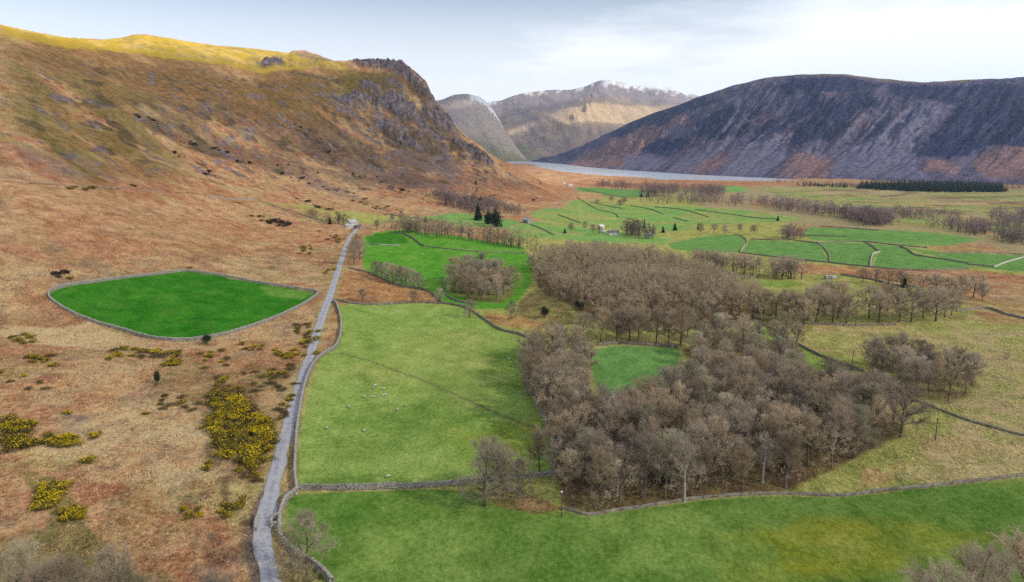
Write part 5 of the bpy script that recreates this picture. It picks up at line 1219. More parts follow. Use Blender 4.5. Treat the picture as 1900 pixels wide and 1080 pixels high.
def mass(name, pts, protos, H0, hr, mat_t, mat_c, label, seed):
    r = np.random.default_rng(seed); tvs, tfs, cvs, cfs = [], [], [], []; to = co_ = 0
    zs = ground(pts[:,0], pts[:,1])
    for (x, y), z in zip(pts, zs):
        (tv, tf), (cv, cf) = protos[int(r.integers(len(protos)))]; s = r.uniform(*hr)/H0; a = r.random()*6.283; c, s_ = math.cos(a)*s*r.uniform(.9,1.15), math.sin(a)*s
        Rm = np.array([[c,-s_,0],[s_,c,0],[0,0,s]]).T; off = np.array([x, y, z])
        tvs.append(tv@Rm+off); tfs.append(tf+to); to += len(tv); cvs.append(cv@Rm+off); cfs.append(cf+co_); co_ += len(cv)
    v = np.concatenate(tvs+cvs); nt_ = to; f = np.concatenate(tfs+[q+nt_ for q in cfs]); mi = np.concatenate([np.zeros(sum(map(len, tfs)), int), np.ones(sum(map(len, cfs)), int)])
    return tag(link(name, mesh_np(name, v, f, (mat_t, mat_c), mat_idx=mi)), label, None, None, 'stuff')
bpts = scatter(WOOD_LOW, 3.4, 77, 360)
BRUSH = [bare_tree(240+i, H=5., spread=.6, fork=.06, nlimb=6, nbr=4, ntw=6, tw_w=.075, sides=3, multi=2, tube_br=False) for i in range(3)]
mass('undergrowth', bpts, BRUSH, 5., (2.2,5.8), M_BARK, M_TWIG, 'brown twiggy undergrowth on the floor of the big wood', 2)
fill = scatter(WOOD_LOW, 5.6, 78, 130); fill = fill[[min((fill[i,0]-q[0])**2+(fill[i,1]-q[1])**2 for q in pts_low) > 9 for i in range(len(fill))]]
mass('woodland', fill, LOW, 13., (7.5,11.5), M_BARK, M_TWIG, 'younger bare trees filling the gaps of the big wood', 3)
mass('woodland', up_pts[N_UP:], LOW, 13., (12.5,16.5), M_BARK, M_TWIG, 'depth of the bare upper wood', 1)
M_CONIFER = simple('dark_conifer_needles', (.020,.036,.018), .5, .8, obj_var=.2, col2=(.05,.075,.03))
def band(pts_px, widthpx, n, seed):
    """n feet scattered along a photo polyline"""
    r = np.random.default_rng(seed); p = densify(pts_px, 12); i = r.integers(0, len(p), n)
    q = p[i] + np.stack([r.normal(size=n)*6, r.uniform(-1,1,n)*widthpx], 1)
    w = hit(q[:,0], q[:,1]); return w[:,:2]
bp = band([(1285,496),(1312,499),(1350,506),(1400,512),(1440,515),(1482,517)], 4, 46, 91)
mass('tree_belt', bp, LOW, 13., (11,15), M_BARK, M_TWIG_P, 'straight belt of bare upright trees below the walled fields', 92)
FARW = [
 ([(1110,346),(1160,349),(1210,353),(1250,356),(1300,360),(1330,362)], 4, 170, (16,24), 'far purple brown wood along the lakeside fields'),
 ([(1195,362),(1250,362),(1300,362),(1340,362)], 3, 110, (18,26), 'dark bare wood beside the small spruce group'),
 ([(1190,374),(1260,376),(1330,376),(1400,382),(1460,388),(1520,396),(1580,403),(1620,410),(1650,415)], 5, 340, (12,19), 'long belt of purple scrub woodland across the valley'),
 ([(1560,402),(1610,410),(1645,416),(1600,414)], 6, 130, (10,16), 'thick end of the purple scrub belt'),
 ([(1660,400),(1690,402),(1720,404),(1780,408)], 6, 70, (9,14), 'scattered grey scrub on the far moor'),
 ([(1720,420),(1780,425),(1830,430),(1800,432)], 6, 90, (9,15), 'grey scrub beyond the right hand fields'),
 ([(1840,400),(1880,405),(1920,410),(1900,420),(1850,422)], 8, 120, (10,16), 'purple scrub at the right edge of the valley'),
 ([(1855,445),(1890,448),(1920,450)], 6, 60, (9,13), 'grey scrub by the right end of the green fields'),
 ([(1440,338),(1500,342),(1560,345),(1590,348)], 2, 120, (8,13), 'bare wood at the foot of the scree mountain'),
 ([(1850,348),(1900,350),(1960,356)], 3, 60, (8,13), 'bare wood right of the plantation under the mountain'),
 ([(1560,366),(1640,372),(1700,376),(1800,380)], 8, 36, (2,4), 'sparse dark scrub on the far moorland'),
 ([(815,370),(835,376),(860,382),(880,388),(905,394)], 9, 130, (14,22), 'dark bare thicket on the foot of the crag slope'),
 ([(905,382),(940,392),(965,400)], 5, 50, (11,18), 'grey brown trees above the grey cottage'),
 ([(690,300),(730,335),(770,350),(800,362)], 12, 55, (3,6), 'thin scrub in the gully under the crag'),
 ([(735,427),(790,433),(830,438),(870,443),(920,452),(985,463)], 5, 95, (11,17), 'pale hawthorn thicket behind the upper green field'),
 ([(1160,436),(1190,440),(1210,442)], 4, 30, (12,18), 'brown trees round the valley farm'),
 ([(1450,440),(1465,442),(1480,442)], 4, 26, (10,14), 'brown thorn clump at the left end of the walled fields'),
 ([(700,420),(720,424),(760,428),(780,430)], 2, 18, (3,6), 'low bushes along the farm track'),
 ([(570,402),(590,410),(620,415),(640,414)], 3, 24, (7,12), 'bare bushes around the white farmhouse'),
]
for i, (pl, wd, n_, hr, lb) in enumerate(FARW):
    bp = band(pl, wd, int(n_*1.5), 600+i); bp = bp[fbm(bp[:,0]/45, bp[:,1]/70, 3, 640+i) > (.30 if 'thicket' in lb or 'trees' in lb else .37)]
    mass('woodland', bp, LOWEST, 10., (hr[0]*.55, hr[1]), M_BARK, (M_TWIG_G if 'pale' in lb else M_TWIG_FAR), lb, 700+i)
mass('conifer_plantation', scatter([(1590,350),(1680,355),(1760,357),(1830,357),(1868,356),(1850,347),(1760,343),(1680,343),(1600,345)], 8.5, 31, 800), CON_LOW, 14., (15,22), M_BARK, M_CONIFER, 'dark conifer plantation at the foot of the scree mountain', 41)
mass('conifer_plantation', band([(1490,343),(1530,345),(1570,347)], 2, 60, 43), CON_LOW, 14., (9,14), M_BARK, M_CONIFER, 'thin dark conifer strip left of the plantation', 44)
# single trees and bushes of the middle distance
for lst, h, kd, lb, gp in (
 ([(1060,432),(1085,428),(1100,434),(1112,436)], 8, 'oak', 'bare round tree in the orchard group right of the grey cottage', 'orchard trees'),
 ([(1300,436),(1325,433),(1345,436),(1372,432),(1398,436)], 8, 'oak', 'bare round tree on the field edge right of the valley farm', 'trees on the field edge'),
 ([(1108,382),(1135,376),(1150,386),(1158,380)], 9, 'oak', 'small round tree on the far sloping pasture', 'trees on the far pasture'),
 ([(700,426),(728,413),(745,412),(775,418),(790,425)], 9, 'grey', 'grey bare tree along the farm track', 'trees along the farm track')):
    for px, py in lst:
        x, y, z = hit(px, py)[0]; plant(x, y, 1.35*h*trng.uniform(.85,1.2), kd, lb, gp)

# dark evergreens
CON = []
for i in range(3):
    (tv, tf), (cv, cf) = conifer_arrays(330+i, 12., (.20,.26,.17)[i], 22, 16, 1.1); CON.append((mesh_np('trunk', tv, tf, (M_BARK,)), mesh_np('crown', cv, cf, (M_CONIFER,))))
def leafy(seed, H, R_, n, size, z0=.12, lump=6, squash=1.):
    """evergreen or gorse crown: leaf clumps spread through several overlapping lobes"""
    r = np.random.default_rng(seed); lob = [(np.array([*(r.normal(size=2)*R_*.42), H*(z0+.25+.35*r.random())]), R_*r.uniform(.42,.68)) for _ in range(lump)]
    lob[0] = (np.array([0,0,H*.55]), R_*.7)
    c = np.array([lob[i][0] for i in r.integers(0, lump, n)]); k = np.array([lob[i][1] for i in r.integers(0, lump, n)])
    d = unit(r.normal(size=(n,3))); rr_ = (.55+.5*r.random((n,1)))
    p_ = c + d*k[:,None]*rr_*np.array([1,1,squash*H/(2*R_)*.9]); p_[:,2] = np.clip(p_[:,2], H*.02, H*1.05)
    nrm = unit(d+r.normal(size=(n,3))*.6); a = unit(np.cross(nrm, r.normal(size=(n,3)))); b = np.cross(nrm, a); s = size*r.uniform(.6,1.4,(n,1))
    v = np.stack([p_-a*s, p_+a*s*.3-b*s*.8, p_+a*s*1.1, p_+b*s*.7], 1).reshape(-1, 3); o = (np.arange(n)*4)[:,None]
    f = np.concatenate([o+np.array([[0,1,2]]), o+np.array([[0,2,3]])]); return (v, f), p_, d
M_HOLLY = simple('dark_evergreen_leaves', (.022,.036,.020), .5, 1.5, col2=(.045,.07,.03))
HOLLY = []
for i in range(2):
    (v, f), _, _ = leafy(350+i, 6., 2.4, 1500, .17, lump=9); st = merge([tube(np.array([[.25*math.cos(k*2.1),.25*math.sin(k*2.1),-.3],[.8*math.cos(k*2.1),.8*math.sin(k*2.1),2.2],[1.3*math.cos(k*2.1),1.3*math.sin(k*2.1),4.]]), np.array([.16,.11,.04]), 5) for k in range(3)])
    HOLLY.append((mesh_np('trunk', *st, (M_BARK,)), mesh_np('crown', v, f, (M_HOLLY,))))
DARK = []
for i in range(2):
    (v, f), _, _ = leafy(380+i, 6., 2.0, 1900, .16, z0=-.12, lump=13, squash=1.3); DARK.append((HOLLY[0][0], mesh_np('crown', v, f, (M_CONIFER,))))
def evergreen(px, py, h, protos, H0, label, group=None, name='conifer', cat='tree', wide=1., var=0, at=None):
    x, y, z = hit(px, py)[0]; tm, cm = protos[var % len(protos)]
    o = empty(name, (x, y, z), float(trng.random()*6.28)); s = h/H0; o.scale = (s*wide, s*wide, s); link('trunk', tm, o); link('crown', cm, o); tag(o, label, cat, group)
evergreen(384,640,5.4,HOLLY,6.,'dark holly tree on the near wall of the green enclosure',None,'holly_tree')
evergreen(292,714,5.0,HOLLY,6.,'dark upright yew bush alone on the bracken below the enclosure',None,'yew_bush','bush',.72,1)
for px, py, h, w_, v, lb in ((920,421,28,.85,7,'broad dark conifer left of the grey cottage'),(906,416,20,.85,7,'smaller conifer tucked against the broad one'),(887,409,24,1.1,1,'narrow dark spruce left of the broad conifer'),(878,377,19,.9,8,'dark pine at the left end of the hillside pair'),(893,381,19,1.,7,'dark pine at the lower right of the hillside group'),(906,383,14,.9,8,'small dark pine ending the hillside group'),
                             (630,407,9,.9,2,'slim dark conifer left of the white farmhouse'),(612,416,8,1.3,1,'dark bushy conifer below the slim one'),(1190,366,15,1.3,0,'left spruce of the small dark group by the far wood'),(1202,366,15,1.3,1,'middle spruce of the small dark group by the far wood'),(1216,364,19,1.1,0,'tallest spruce of the small dark group by the far wood'),
                             (1195,424,13,1.,2,'dark conifer behind the valley farm trees'),(1252,428,10,1.2,1,'dark conifer in the hedge right of the valley farm'),(1295,427,10,1.,2,'last dark conifer in the hedge right of the valley farm'),(1230,432,8,1.3,1,'small round conifer beside the white blossom bush'),(1678,534,7,1.3,1,'black green pine at the right end of the thorn bank'),(1443,410,7,1.3,1,'dark lone bush tree on the far green slope'),(1048,433,6,1.4,1,'dark bush by the orchard trees'),(1003,342,6,1.2,1,'tiny dark tree on the spur below the crag'),(883,340,8,1.2,1,'dark tree alone on the scree slope'),(790,412,7,1.5,1,'ivy covered tree by the farm track'),(858,432,8,1.2,1,'dark ivy tree in the hawthorn thicket')):
    evergreen(px, py, h, DARK if v > 6 else CON, 6. if v > 6 else 12., lb, None, 'conifer', 'tree', w_, v)
for i, (px, py, h) in enumerate(((655,325,5),(668,330,4),(700,330,4),(535,308,4),(590,322,3.5))):
    evergreen(px, py, h, HOLLY, 6., 'small dark holly scattered on the slope under the crag', 'hollies on the crag slope', 'holly_bush', 'bush', 1.2, i)
for i, (px, py, h, lb) in enumerate(((1232,905,4.5,'dark holly under the front trees of the big wood'),(1120,900,5.,'dark ivy clad bush near the left front of the big wood'),(1460,880,4.5,'dark holly at the right front of the big wood'),(1010,590,6.,'dark evergreen bush at the lower tip of the upper wood'),(1075,575,6.,'dark ivy bush on the near left edge of the upper wood'))):
    evergreen(px, py, h, HOLLY, 6., lb, None, 'holly_bush', 'bush', 1.1, i)
M_BLOSSOM = simple('white_blossom', (.55,.55,.47), .4, 1.2, col2=(.75,.75,.68))
(v, f), _, _ = leafy(371, 6., 4.2, 1100, .28, lump=9); BL = [(HOLLY[0][0], mesh_np('crown', v, f, (M_BLOSSOM,)))]
evergreen(1200,442,6.5,BL,6.,'white blossoming bush at the valley farm',None,'blossom_tree','tree',1.4)

# ------------------------------------------------------------------ gorse
M_GORSE = simple('gorse_foliage', (.115,.105,.028), .6, 2.2, obj_var=.35, col2=(.22,.165,.04)); M_FLOWER = simple('gorse_flowers', (.62,.45,.012), .3, 2.2, obj_var=.2, col2=(.78,.60,.03)); M_DRYG = simple('dry_brown_gorse', (.13,.095,.04), .6, 2., obj_var=.3, col2=(.23,.16,.065))
GORSE = []
for i in range(6):
    (v, f), p_, d = leafy(400+i, 1.9, 1.5, 620, .12, z0=.05, lump=8)
    r = np.random.default_rng(420+i); n_ = (420,300,190,640,260,110)[i]; s_ = p_[(d[:,2] > -.1)]; s_ = s_[r.integers(0, len(s_), n_)] + unit(r.normal(size=(n_,3)))*.10 + np.array([0,0,.06])
    cl = fbm(s_[:,0]*1.3+i*9, s_[:,1]*1.3, 2, 430+i); s_ = s_[cl > (.30 if 'thicket' in lb or 'trees' in lb else .37)]; n_ = len(s_)
    a = unit(r.normal(size=(n_,3))); b = unit(np.cross(a, r.normal(size=(n_,3)))); k = .125*r.uniform(.7,1.5,(n_,1))
    fv = np.stack([s_-a*k, s_+a*k*.2+b*k, s_+a*k*1.1], 1).reshape(-1, 3); ff = np.arange(n_*3).reshape(n_, 3)
    GORSE.append((mesh_np('gorse_bush', v, f, (M_GORSE,)), mesh_np('flowers', fv, ff, (M_FLOWER,))))
(v, f), _, _ = leafy(470, 1.5, 1.5, 520, .13, z0=.05, lump=8); DRYG = mesh_np('gorse_bush', v, f, (M_DRYG,))
NG = [0]
def gorse(x, y, s, label, group, dry=False, bloom=None):
    k = int(trng.integers(0, 6)) if bloom is None else bloom
    o = link('gorse_bush', DRYG if dry else GORSE[k][0]); o.location = (x, y, float(ground(x, y))-.08); o.rotation_euler = (0,0,float(trng.random()*6.28)); o.scale = (s*trng.uniform(.85,1.3), s*trng.uniform(.85,1.3), s*trng.uniform(.8,1.05))
    if not dry: link('flowers', GORSE[k][1], o)['kind'] = 'stuff'
    tag(o, label, 'gorse bush', group); NG[0] += 1
# (photo outline of the patch, spacing, size, share of dry bushes, label, group)
GP = [
 ([(395,735),(440,740),(480,770),(508,800),(500,850),(470,880),(430,860),(400,830),(385,790)], 1.9, (1.15,1.6), .08, 'yellow flowering gorse in the large dense thicket left of the lane', 'large gorse thicket beside the lane', 70),
 ([(400,695),(430,705),(455,730),(420,745),(395,725)], 2.5, (.7,1.1), .3, 'gorse in the upper tail of the large thicket', 'upper tail of the gorse thicket', 10),
 ([(440,860),(490,850),(480,895),(440,898)], 2.6, (.7,1.1), .5, 'half brown gorse at the lower end of the large thicket', 'lower end of the gorse thicket', 8),
 ([(0,785),(40,780),(70,800),(60,835),(20,842),(0,835)], 1.9, (1.2,1.8), .15, 'gorse in the clump cut by the left edge of the photo', 'left edge gorse clump', 15),
 ([(78,812),(140,812),(140,830),(85,832)], 2.2, (.8,1.2), 0, 'gorse in the short bright row right of the left edge clump', 'short bright gorse row', 9),
 ([(195,655),(225,648),(270,650),(330,655),(335,685),(300,690),(300,668),(230,665),(200,670)], 2.6, (.8,1.3), .15, 'gorse in the broken band below the enclosure wall', 'gorse band below the enclosure', 20),
 ([(510,650),(560,645),(590,660),(555,672),(505,668)], 2.5, (.8,1.3), .1, 'gorse close to the lane beside the bracken verge', 'gorse by the verge', 9),
 ([(450,690),(540,680),(555,700),(540,725),(460,730)], 3.0, (.7,1.1), .7, 'brown and yellow gorse in the dark patch next to the lane', 'dark gorse patch next to the lane', 18),
 ([(290,735),(370,738),(375,765),(300,765)], 2.8, (.6,1.), .75, 'dry gorse left of the large thicket', 'dry gorse left of the thicket', 10),
 ([(445,640),(490,640),(490,655),(450,655)], 2.4, (.7,1.), 0, 'small gorse group right of the dark holly', 'gorse right of the holly', 6),
 ([(50,660),(100,650),(100,672),(60,675)], 2.4, (.8,1.2), .1, 'gorse group on the pale slope near the left edge', 'gorse near the left edge', 6),
 ([(20,625),(60,622),(65,640),(25,640)], 2.8, (.7,1.1), .4, 'gorse above the pale grass patch at far left', 'gorse at far left', 6),
 ([(80,905),(125,900),(120,920),(95,945),(60,955),(75,925)], 1.5, (.85,1.25), 0, 'very bright yellow gorse in the bent cluster at lower left', 'bent cluster of bright gorse', 13),
 ([(108,950),(155,945),(160,962),(110,968)], 1.5, (.75,1.1), 0, 'very bright yellow gorse in the oval clump at lower left', 'oval clump of bright gorse', 9),
 ([(340,945),(380,945),(375,965),(345,965)], 1.7, (.6,.9), .1, 'gorse tuft on the bracken left of the stream', 'tuft left of the stream', 5),
 ([(405,940),(455,925),(450,945),(410,965)], 1.9, (.6,1.), .1, 'gorse tuft between the stream and the lane', 'tuft between stream and lane', 8),
 ([(560,455),(590,460),(575,475),(550,470)], 4., (1.,1.5), .2, 'gorse above the lane left of the farm bend', 'gorse left of the farm bend', 7),
 ([(580,425),(630,440),(632,455),(590,440)], 4., (.9,1.4), .6, 'brown gorse on the bank below the white farmhouse', 'bank below the farmhouse', 9),
 ([(548,628),(592,610),(585,640),(560,648)], 2.6, (.8,1.3), .35, 'gorse strip on the verge beside the enclosure tip', 'verge strip by the enclosure', 7),
 ([(545,735),(535,770),(520,790),(512,765),(530,735)], 2.6, (.6,1.), .5, 'low gorse on the verge right of the large thicket', 'verge beside the thicket', 8),
 ([(360,655),(420,650),(440,680),(380,690)], 3.2, (.6,1.), .5, 'mixed gorse between the dark holly and the large thicket', 'gorse under the holly', 9),
 ([(0,690),(60,700),(110,720),(60,740),(0,730)], 3.0, (.5,.9), .5, 'low gorse scattered on the pale ground at the left edge', 'low gorse at the left edge', 6),
 ([(600,498),(622,495),(620,512),(602,510)], 3., (.9,1.3), .1, 'gorse on the lane verge left of the bracken triangle', 'verge gorse', 5),
 ([(545,600),(580,602),(575,625),(550,622)], 3., (.7,1.1), .85, 'brown gorse between the enclosure tip and the lane', 'brown gorse by the enclosure tip', 10),
 ([(640,368),(690,380),(740,390),(700,390)], 7., (1.,1.8), .4, 'gorse line along the hill foot above the farm', 'hill foot gorse', 10),
 ([(110,352),(165,345),(175,352),(120,358)], 5., (1.2,1.8), .4, 'dark gorse on the ruined hillside wall', 'gorse on the ruined wall', 5),
]
for i, (poly, sp, sr, dry, lb, gp, mx_) in enumerate(GP):
    for x, y in scatter(poly, sp, 800+i, mx_):
        dd = trng.random() < dry
        gorse(x, y, trng.uniform(*sr), ('brown dry bush among the gorse: ' + lb.split(' gorse')[0] if False else lb), gp, dd, (0,3,1)[int(trng.integers(3))] if 'bright' in lb else None)
for px, py, s, lb in ((252,347,1.6,'solitary yellow gorse on the hillside wall line'),(130,518,1.2,'solitary gorse at the left corner above the enclosure'),(352,498,1.0,'small yellow gorse on the top of the enclosure wall'),(175,812,1.1,'solitary gorse right of the short bright row'),(165,858,1.1,'solitary gorse on the pale green patch at lower left'),(390,665,1.2,'gorse below the dark holly'),(100,680,1.,'low gorse under the group near the left edge'),(270,770,.8,'tiny gorse in the middle of the pale grass'),(125,768,.8,'tiny gorse above the short bright row'),(245,345,1.2,'second gorse on the hillside wall line'),(385,872,.9,'gorse at the lower left of the large thicket'),(390,862,.8,'little gorse left of the large thicket'),(720,384,1.8,'bright gorse streak above the farm track')):
    x, y, z = hit(px, py)[0]; gorse(x, y, s, lb, 'scattered single gorse bushes', False, 0)
# dark heather tussocks on the fell, as one mass
r = np.random.default_rng(55); vv, ff, o_ = [], [], 0
for pl, n_ in (([(345,265),(370,270),(425,290)],16),([(320,280),(340,290)],5),([(435,300),(470,308)],6),([(545,238),(590,262),(630,294)],26),([(250,212),(315,236)],12),([(530,325),(560,335)],6),([(380,320),(410,330)],6),([(470,400),(530,420),(500,412)],16),([(560,372),(600,390),(640,402)],12),([(500,300),(560,330),(620,352),(690,372)],20),([(870,352),(940,365),(1000,372)],14),([(100,512),(130,505)],5),([(700,340),(760,356),(820,366)],16)):
    for x, y in band(pl, 4, n_, int(pl[0][0])):
        (v, f), _, _ = leafy(int(r.integers(1e6)), 1.6, 2.0, 70, .42, z0=.0, lump=5); s = r.uniform(.5,1.2)*(2.2 if r.random() < .25 else 1); vv.append(v*s+np.array([x, y, float(ground(x, y))-.1])); ff.append(f+o_); o_ += len(v)
tag(link('heather', mesh_np('heather', np.concatenate(vv), np.concatenate(ff), (simple('dark_heather', (.055,.045,.025), .5, 1.5, col2=(.10,.075,.045)),))), 'dark heather and gorse scrub scattered over the fell', None, None, 'stuff')

# ------------------------------------------------------------------ bracken and tussock clumps on the near moor
r = np.random.default_rng(66)
M_TUFT, nt, out = shader('dead_bracken_and_grass'); g = NT(nt)
b = g.n('ShaderNodeBsdfDiffuse'); g.l(g.n('ShaderNodeAttribute', attribute_name='tone').outputs['Color'], b.inputs['Color']); g.l(b.outputs[0], out.inputs['Surface'])
def tufts(name, label, poly, n, hgt, wid, tones, seed, blades=5, patch=8., thr=.5, xy=None):
    r = np.random.default_rng(seed); P = hitpoly(poly, 3)[:,:2] if xy is None else xy; lo, hi = P.min(0), P.max(0)
    c = lo + (hi-lo)*r.random((n*4, 2)); c = c[signed(c[:,0], c[:,1], P) > 0]; c = c[fbm(c[:,0]/patch, c[:,1]/patch, 4, seed) > thr + .12*(r.random(len(c))-.5)][:n]
    dx_ = np.abs(c[:,0]-np.interp(c[:,1], road_xy[:,1], road_xy[:,0])); c = c[dx_ > 2.6]
    # keep off the fields
    fj = np.clip(np.round(np.interp(c[:,1], rows, np.arange(NV))).astype(int), 0, NV-1); fi = np.clip(np.round((c[:,0]/half_w(rows[fj])+1)*.5*(NU-1)).astype(int), 0, NU-1); ok_ = FIELD[fj, fi] == 0; c = c[ok_]
    n = len(c); z = ground(c[:,0], c[:,1]); base = np.repeat(np.concatenate([c, z[:,None]-.05], 1), blades, 0); m_ = len(base)
    s_ = np.repeat(r.uniform(.6,1.5,n), blades); d = r.normal(size=(m_,3)); d[:,2] = np.abs(d[:,2])*.7+.25; d = unit(d); side = unit(np.cross(d, np.array([0,0,1.])+r.normal(size=(m_,3))*.3))
    b0 = base + np.stack([r.normal(size=m_)*wid*.5, r.normal(size=m_)*wid*.5, np.zeros(m_)], 1)*s_[:,None]
    w_ = (wid*s_*.55)[:,None]; v = np.stack([b0-side*w_, b0+side*w_, b0+d*(hgt*s_)[:,None]], 1).reshape(-1, 3)
    me = mesh_np(name, v, np.arange(m_*3).reshape(m_, 3), (M_TUFT,))
    t_ = (.45*np.array(tones)[r.integers(0, len(tones), n)] + .74*(colA*.5+colB*.5)[fj[ok_], fi[ok_]])*r.uniform(.75,1.3,(n,1)); cc_ = np.ones((m_*3, 4), np.float32); cc_[:,:3] = np.repeat(t_, blades*3, 0)
    at = me.attributes.new('tone', 'FLOAT_COLOR', 'POINT'); at.data.foreach_set('color', cc_.ravel())
    tag(link(name, me), label, None, None, 'stuff')
MOOR = [(0,480),(340,470),(640,450),(600,560),(540,740),(490,930),(470,1075),(430,1140),(0,1140),(-120,900),(-120,600)]
tufts('bracken', 'dead bracken on the moor left of the lane', MOOR, 24000, .38, .30, [(.52,.26,.135),(.44,.21,.11),(.60,.37,.21),(.34,.19,.115)], 901, 5, 9., .47)
tufts('tussock_grass', 'straw coloured tussocks on the moor left of the lane', MOOR, 15000, .34, .22, [(.60,.47,.28),(.48,.38,.19),(.34,.29,.12),(.54,.43,.26)], 902, 5, 7., .50)
tufts('dead_heather', 'dark low heather on the moor left of the lane', MOOR, 3000, .40, .40, [(.16,.11,.07),(.19,.135,.09),(.13,.12,.05)], 903, 6, 5., .57)
tufts('rough_grass', 'pale rough grass round the right hand copse', [(1560,690),(1900,600),(2050,700),(2000,860),(1640,905),(1700,800)], 9000, .34, .24, [(.58,.49,.24),(.48,.46,.15),(.42,.43,.12),(.62,.52,.29)], 904, 5, 6., .46)
tufts('bracken', 'orange bracken triangle between the walls by the lane', [(630,500),(690,508),(737,529),(792,540),(819,563),(771,561),(632,560)], 4000, .42, .34, [(.48,.25,.11),(.40,.19,.09),(.55,.33,.17)], 905, 5, 9., .35)
# ------------------------------------------------------------------ houses
M_RENDER = simple('white_render', (.55,.53,.50), .2, .8); M_GREYW = simple('grey_stone_walling', (.30,.28,.27), .4, 1.5); M_SLATE = simple('grey_slate', (.13,.13,.145), .4, 2.); M_PALE_SLATE = simple('pale_slate', (.40,.39,.39), .3, 1.2)
M_GLASS = simple('dark_window_glass', (.02,.025,.03), .1, 1, rough=.1, spec=1); M_DOOR = simple('dark_painted_door', (.05,.05,.055), .2, 1); M_WHITEFR = simple('white_frame', (.7,.7,.7), .1, 1)
def box_arr(x0,x1,y0,y1,z0,z1):
    v = np.array([(x0,y0,z0),(x1,y0,z0),(x1,y1,z0),(x0,y1,z0),(x0,y0,z1),(x1,y0,z1),(x1,y1,z1),(x0,y1,z1)], float); return v, BOX_F
def mesh_boxes(name, bxs, mat, parent=None):
    vs_, fs_, o = [], [], 0
    for b in bxs: v, f = box_arr(*b); vs_.append(v); fs_.append(f+o); o += len(v)
    return link(name, mesh_np(name, np.concatenate(vs_), np.concatenate(fs_), (mat,)), parent)
def house(px, py, L, W, H, ridge, rz, label, wallm, roofm, name='farmhouse', nwin=3, chim=2):
    x, y, z = hit(px, py)[0]; root = empty(name, (x, y, z-.15), R(rz)); tag(root, label, 'house')
    v = np.array([(-L/2,-W/2,-.6),(L/2,-W/2,-.6),(L/2,W/2,-.6),(-L/2,W/2,-.6),(-L/2,-W/2,H),(L/2,-W/2,H),(L/2,W/2,H),(-L/2,W/2,H),(-L/2,0,ridge-.1),(L/2,0,ridge-.1)])
    me = bpy.data.meshes.new('wall'); me.from_pydata(v.tolist(), [], [(0,1,5,4),(2,3,7,6),(1,2,6,9,5),(3,0,4,8,7),(4,5,9,8),(6,7,8,9)]); me.materials.append(wallm); link('wall', me, root)
    o_ = .35; k = (ridge-H)/(W/2); e = H-o_*k
    rv = [(-L/2-.25,-W/2-o_,e),(L/2+.25,-W/2-o_,e),(L/2+.25,0,ridge),(-L/2-.25,0,ridge),(-L/2-.25,W/2+o_,e),(L/2+.25,W/2+o_,e)]; rv2 = [(a,b,c+.18) for a,b,c in rv]
    me = bpy.data.meshes.new('roof'); n6 = 6
    me.from_pydata(rv+rv2, [], [(0,3,2,1),(3,4,5,2),(6,7,8,9),(9,8,11,10),(0,1,7,6),(4,10,11,5),(0,6,9,3),(3,9,10,4),(1,2,8,7),(2,5,11,8)]); me.materials.append(roofm); rf = link('roof', me, root)
    for c in range(chim):
        cx_ = (-L/2+.5) if c == 0 else (L/2-.5); mesh_boxes('chimney', [(cx_-.4,cx_+.4,-.35,.35,ridge-.5,ridge+1.1)], wallm, rf)
    for fl in range(2 if H > 4 else 1):
        for i in range(nwin):
            wx_ = -L/2 + L*(i+.5)/nwin; zz_ = 1.0+fl*2.5
            if fl == 0 and i == nwin//2: continue
            w_ = mesh_boxes('window', [(wx_-.55,wx_+.55,-W/2-.05,-W/2+.02,zz_-.05,zz_+1.25)], M_WHITEFR, root); mesh_boxes('pane', [(wx_-.45,wx_+.45,-W/2-.075,-W/2-.052,zz_+.05,zz_+1.15)], M_GLASS, w_)
    mesh_boxes('door', [(-.5,.5,-W/2-.06,-W/2+.02,0,2.05)], M_DOOR, root)
    return root
house(653,421,11,6.5,5.2,8.0,62,'white farmhouse half hidden behind the lane trees',M_RENDER,M_PALE_SLATE,'farmhouse')
house(644,423,6,4.5,2.8,4.4,62,'low pale outbuilding left of the white farmhouse',M_RENDER,M_PALE_SLATE,'outbuilding',2,0)
house(664,424,7,4.5,2.6,4.2,62,'grey barn right of the white farmhouse',M_GREYW,M_SLATE,'barn',2,0)
house(978,414,11,6,4.4,7.0,-55,'grey stone cottage with pale gable beside the broad conifer',M_GREYW,M_PALE_SLATE,'cottage')
house(1138,436,11,5.5,3.2,5.2,8,'dark roofed house left of the valley farm trees',M_RENDER,M_SLATE,'farmhouse',3,1)
house(1115,424,7,5,3.,4.8,40,'small white shed behind the orchard trees',M_RENDER,M_RENDER,'shed',2,0)
house(1118,432,8,4,1.8,3.0,4,'low pale barn below the orchard trees',M_GREYW,M_PALE_SLATE,'barn',2,0)
house(1058,346,15,8,4.6,8.,20,'white house at the left end of the lakeside field',M_RENDER,M_PALE_SLATE,'house',4,2)
house(1046,341,10,6,3.,5.,20,'small pale house behind the white lakeside house',M_RENDER,M_PALE_SLATE,'house',2,1)
house(1540,517,7,3,1.2,2.2,15,'small pale stone ruin among thorns below the walled fields',M_STONE_P,M_STONE_P,'ruin',2,0)
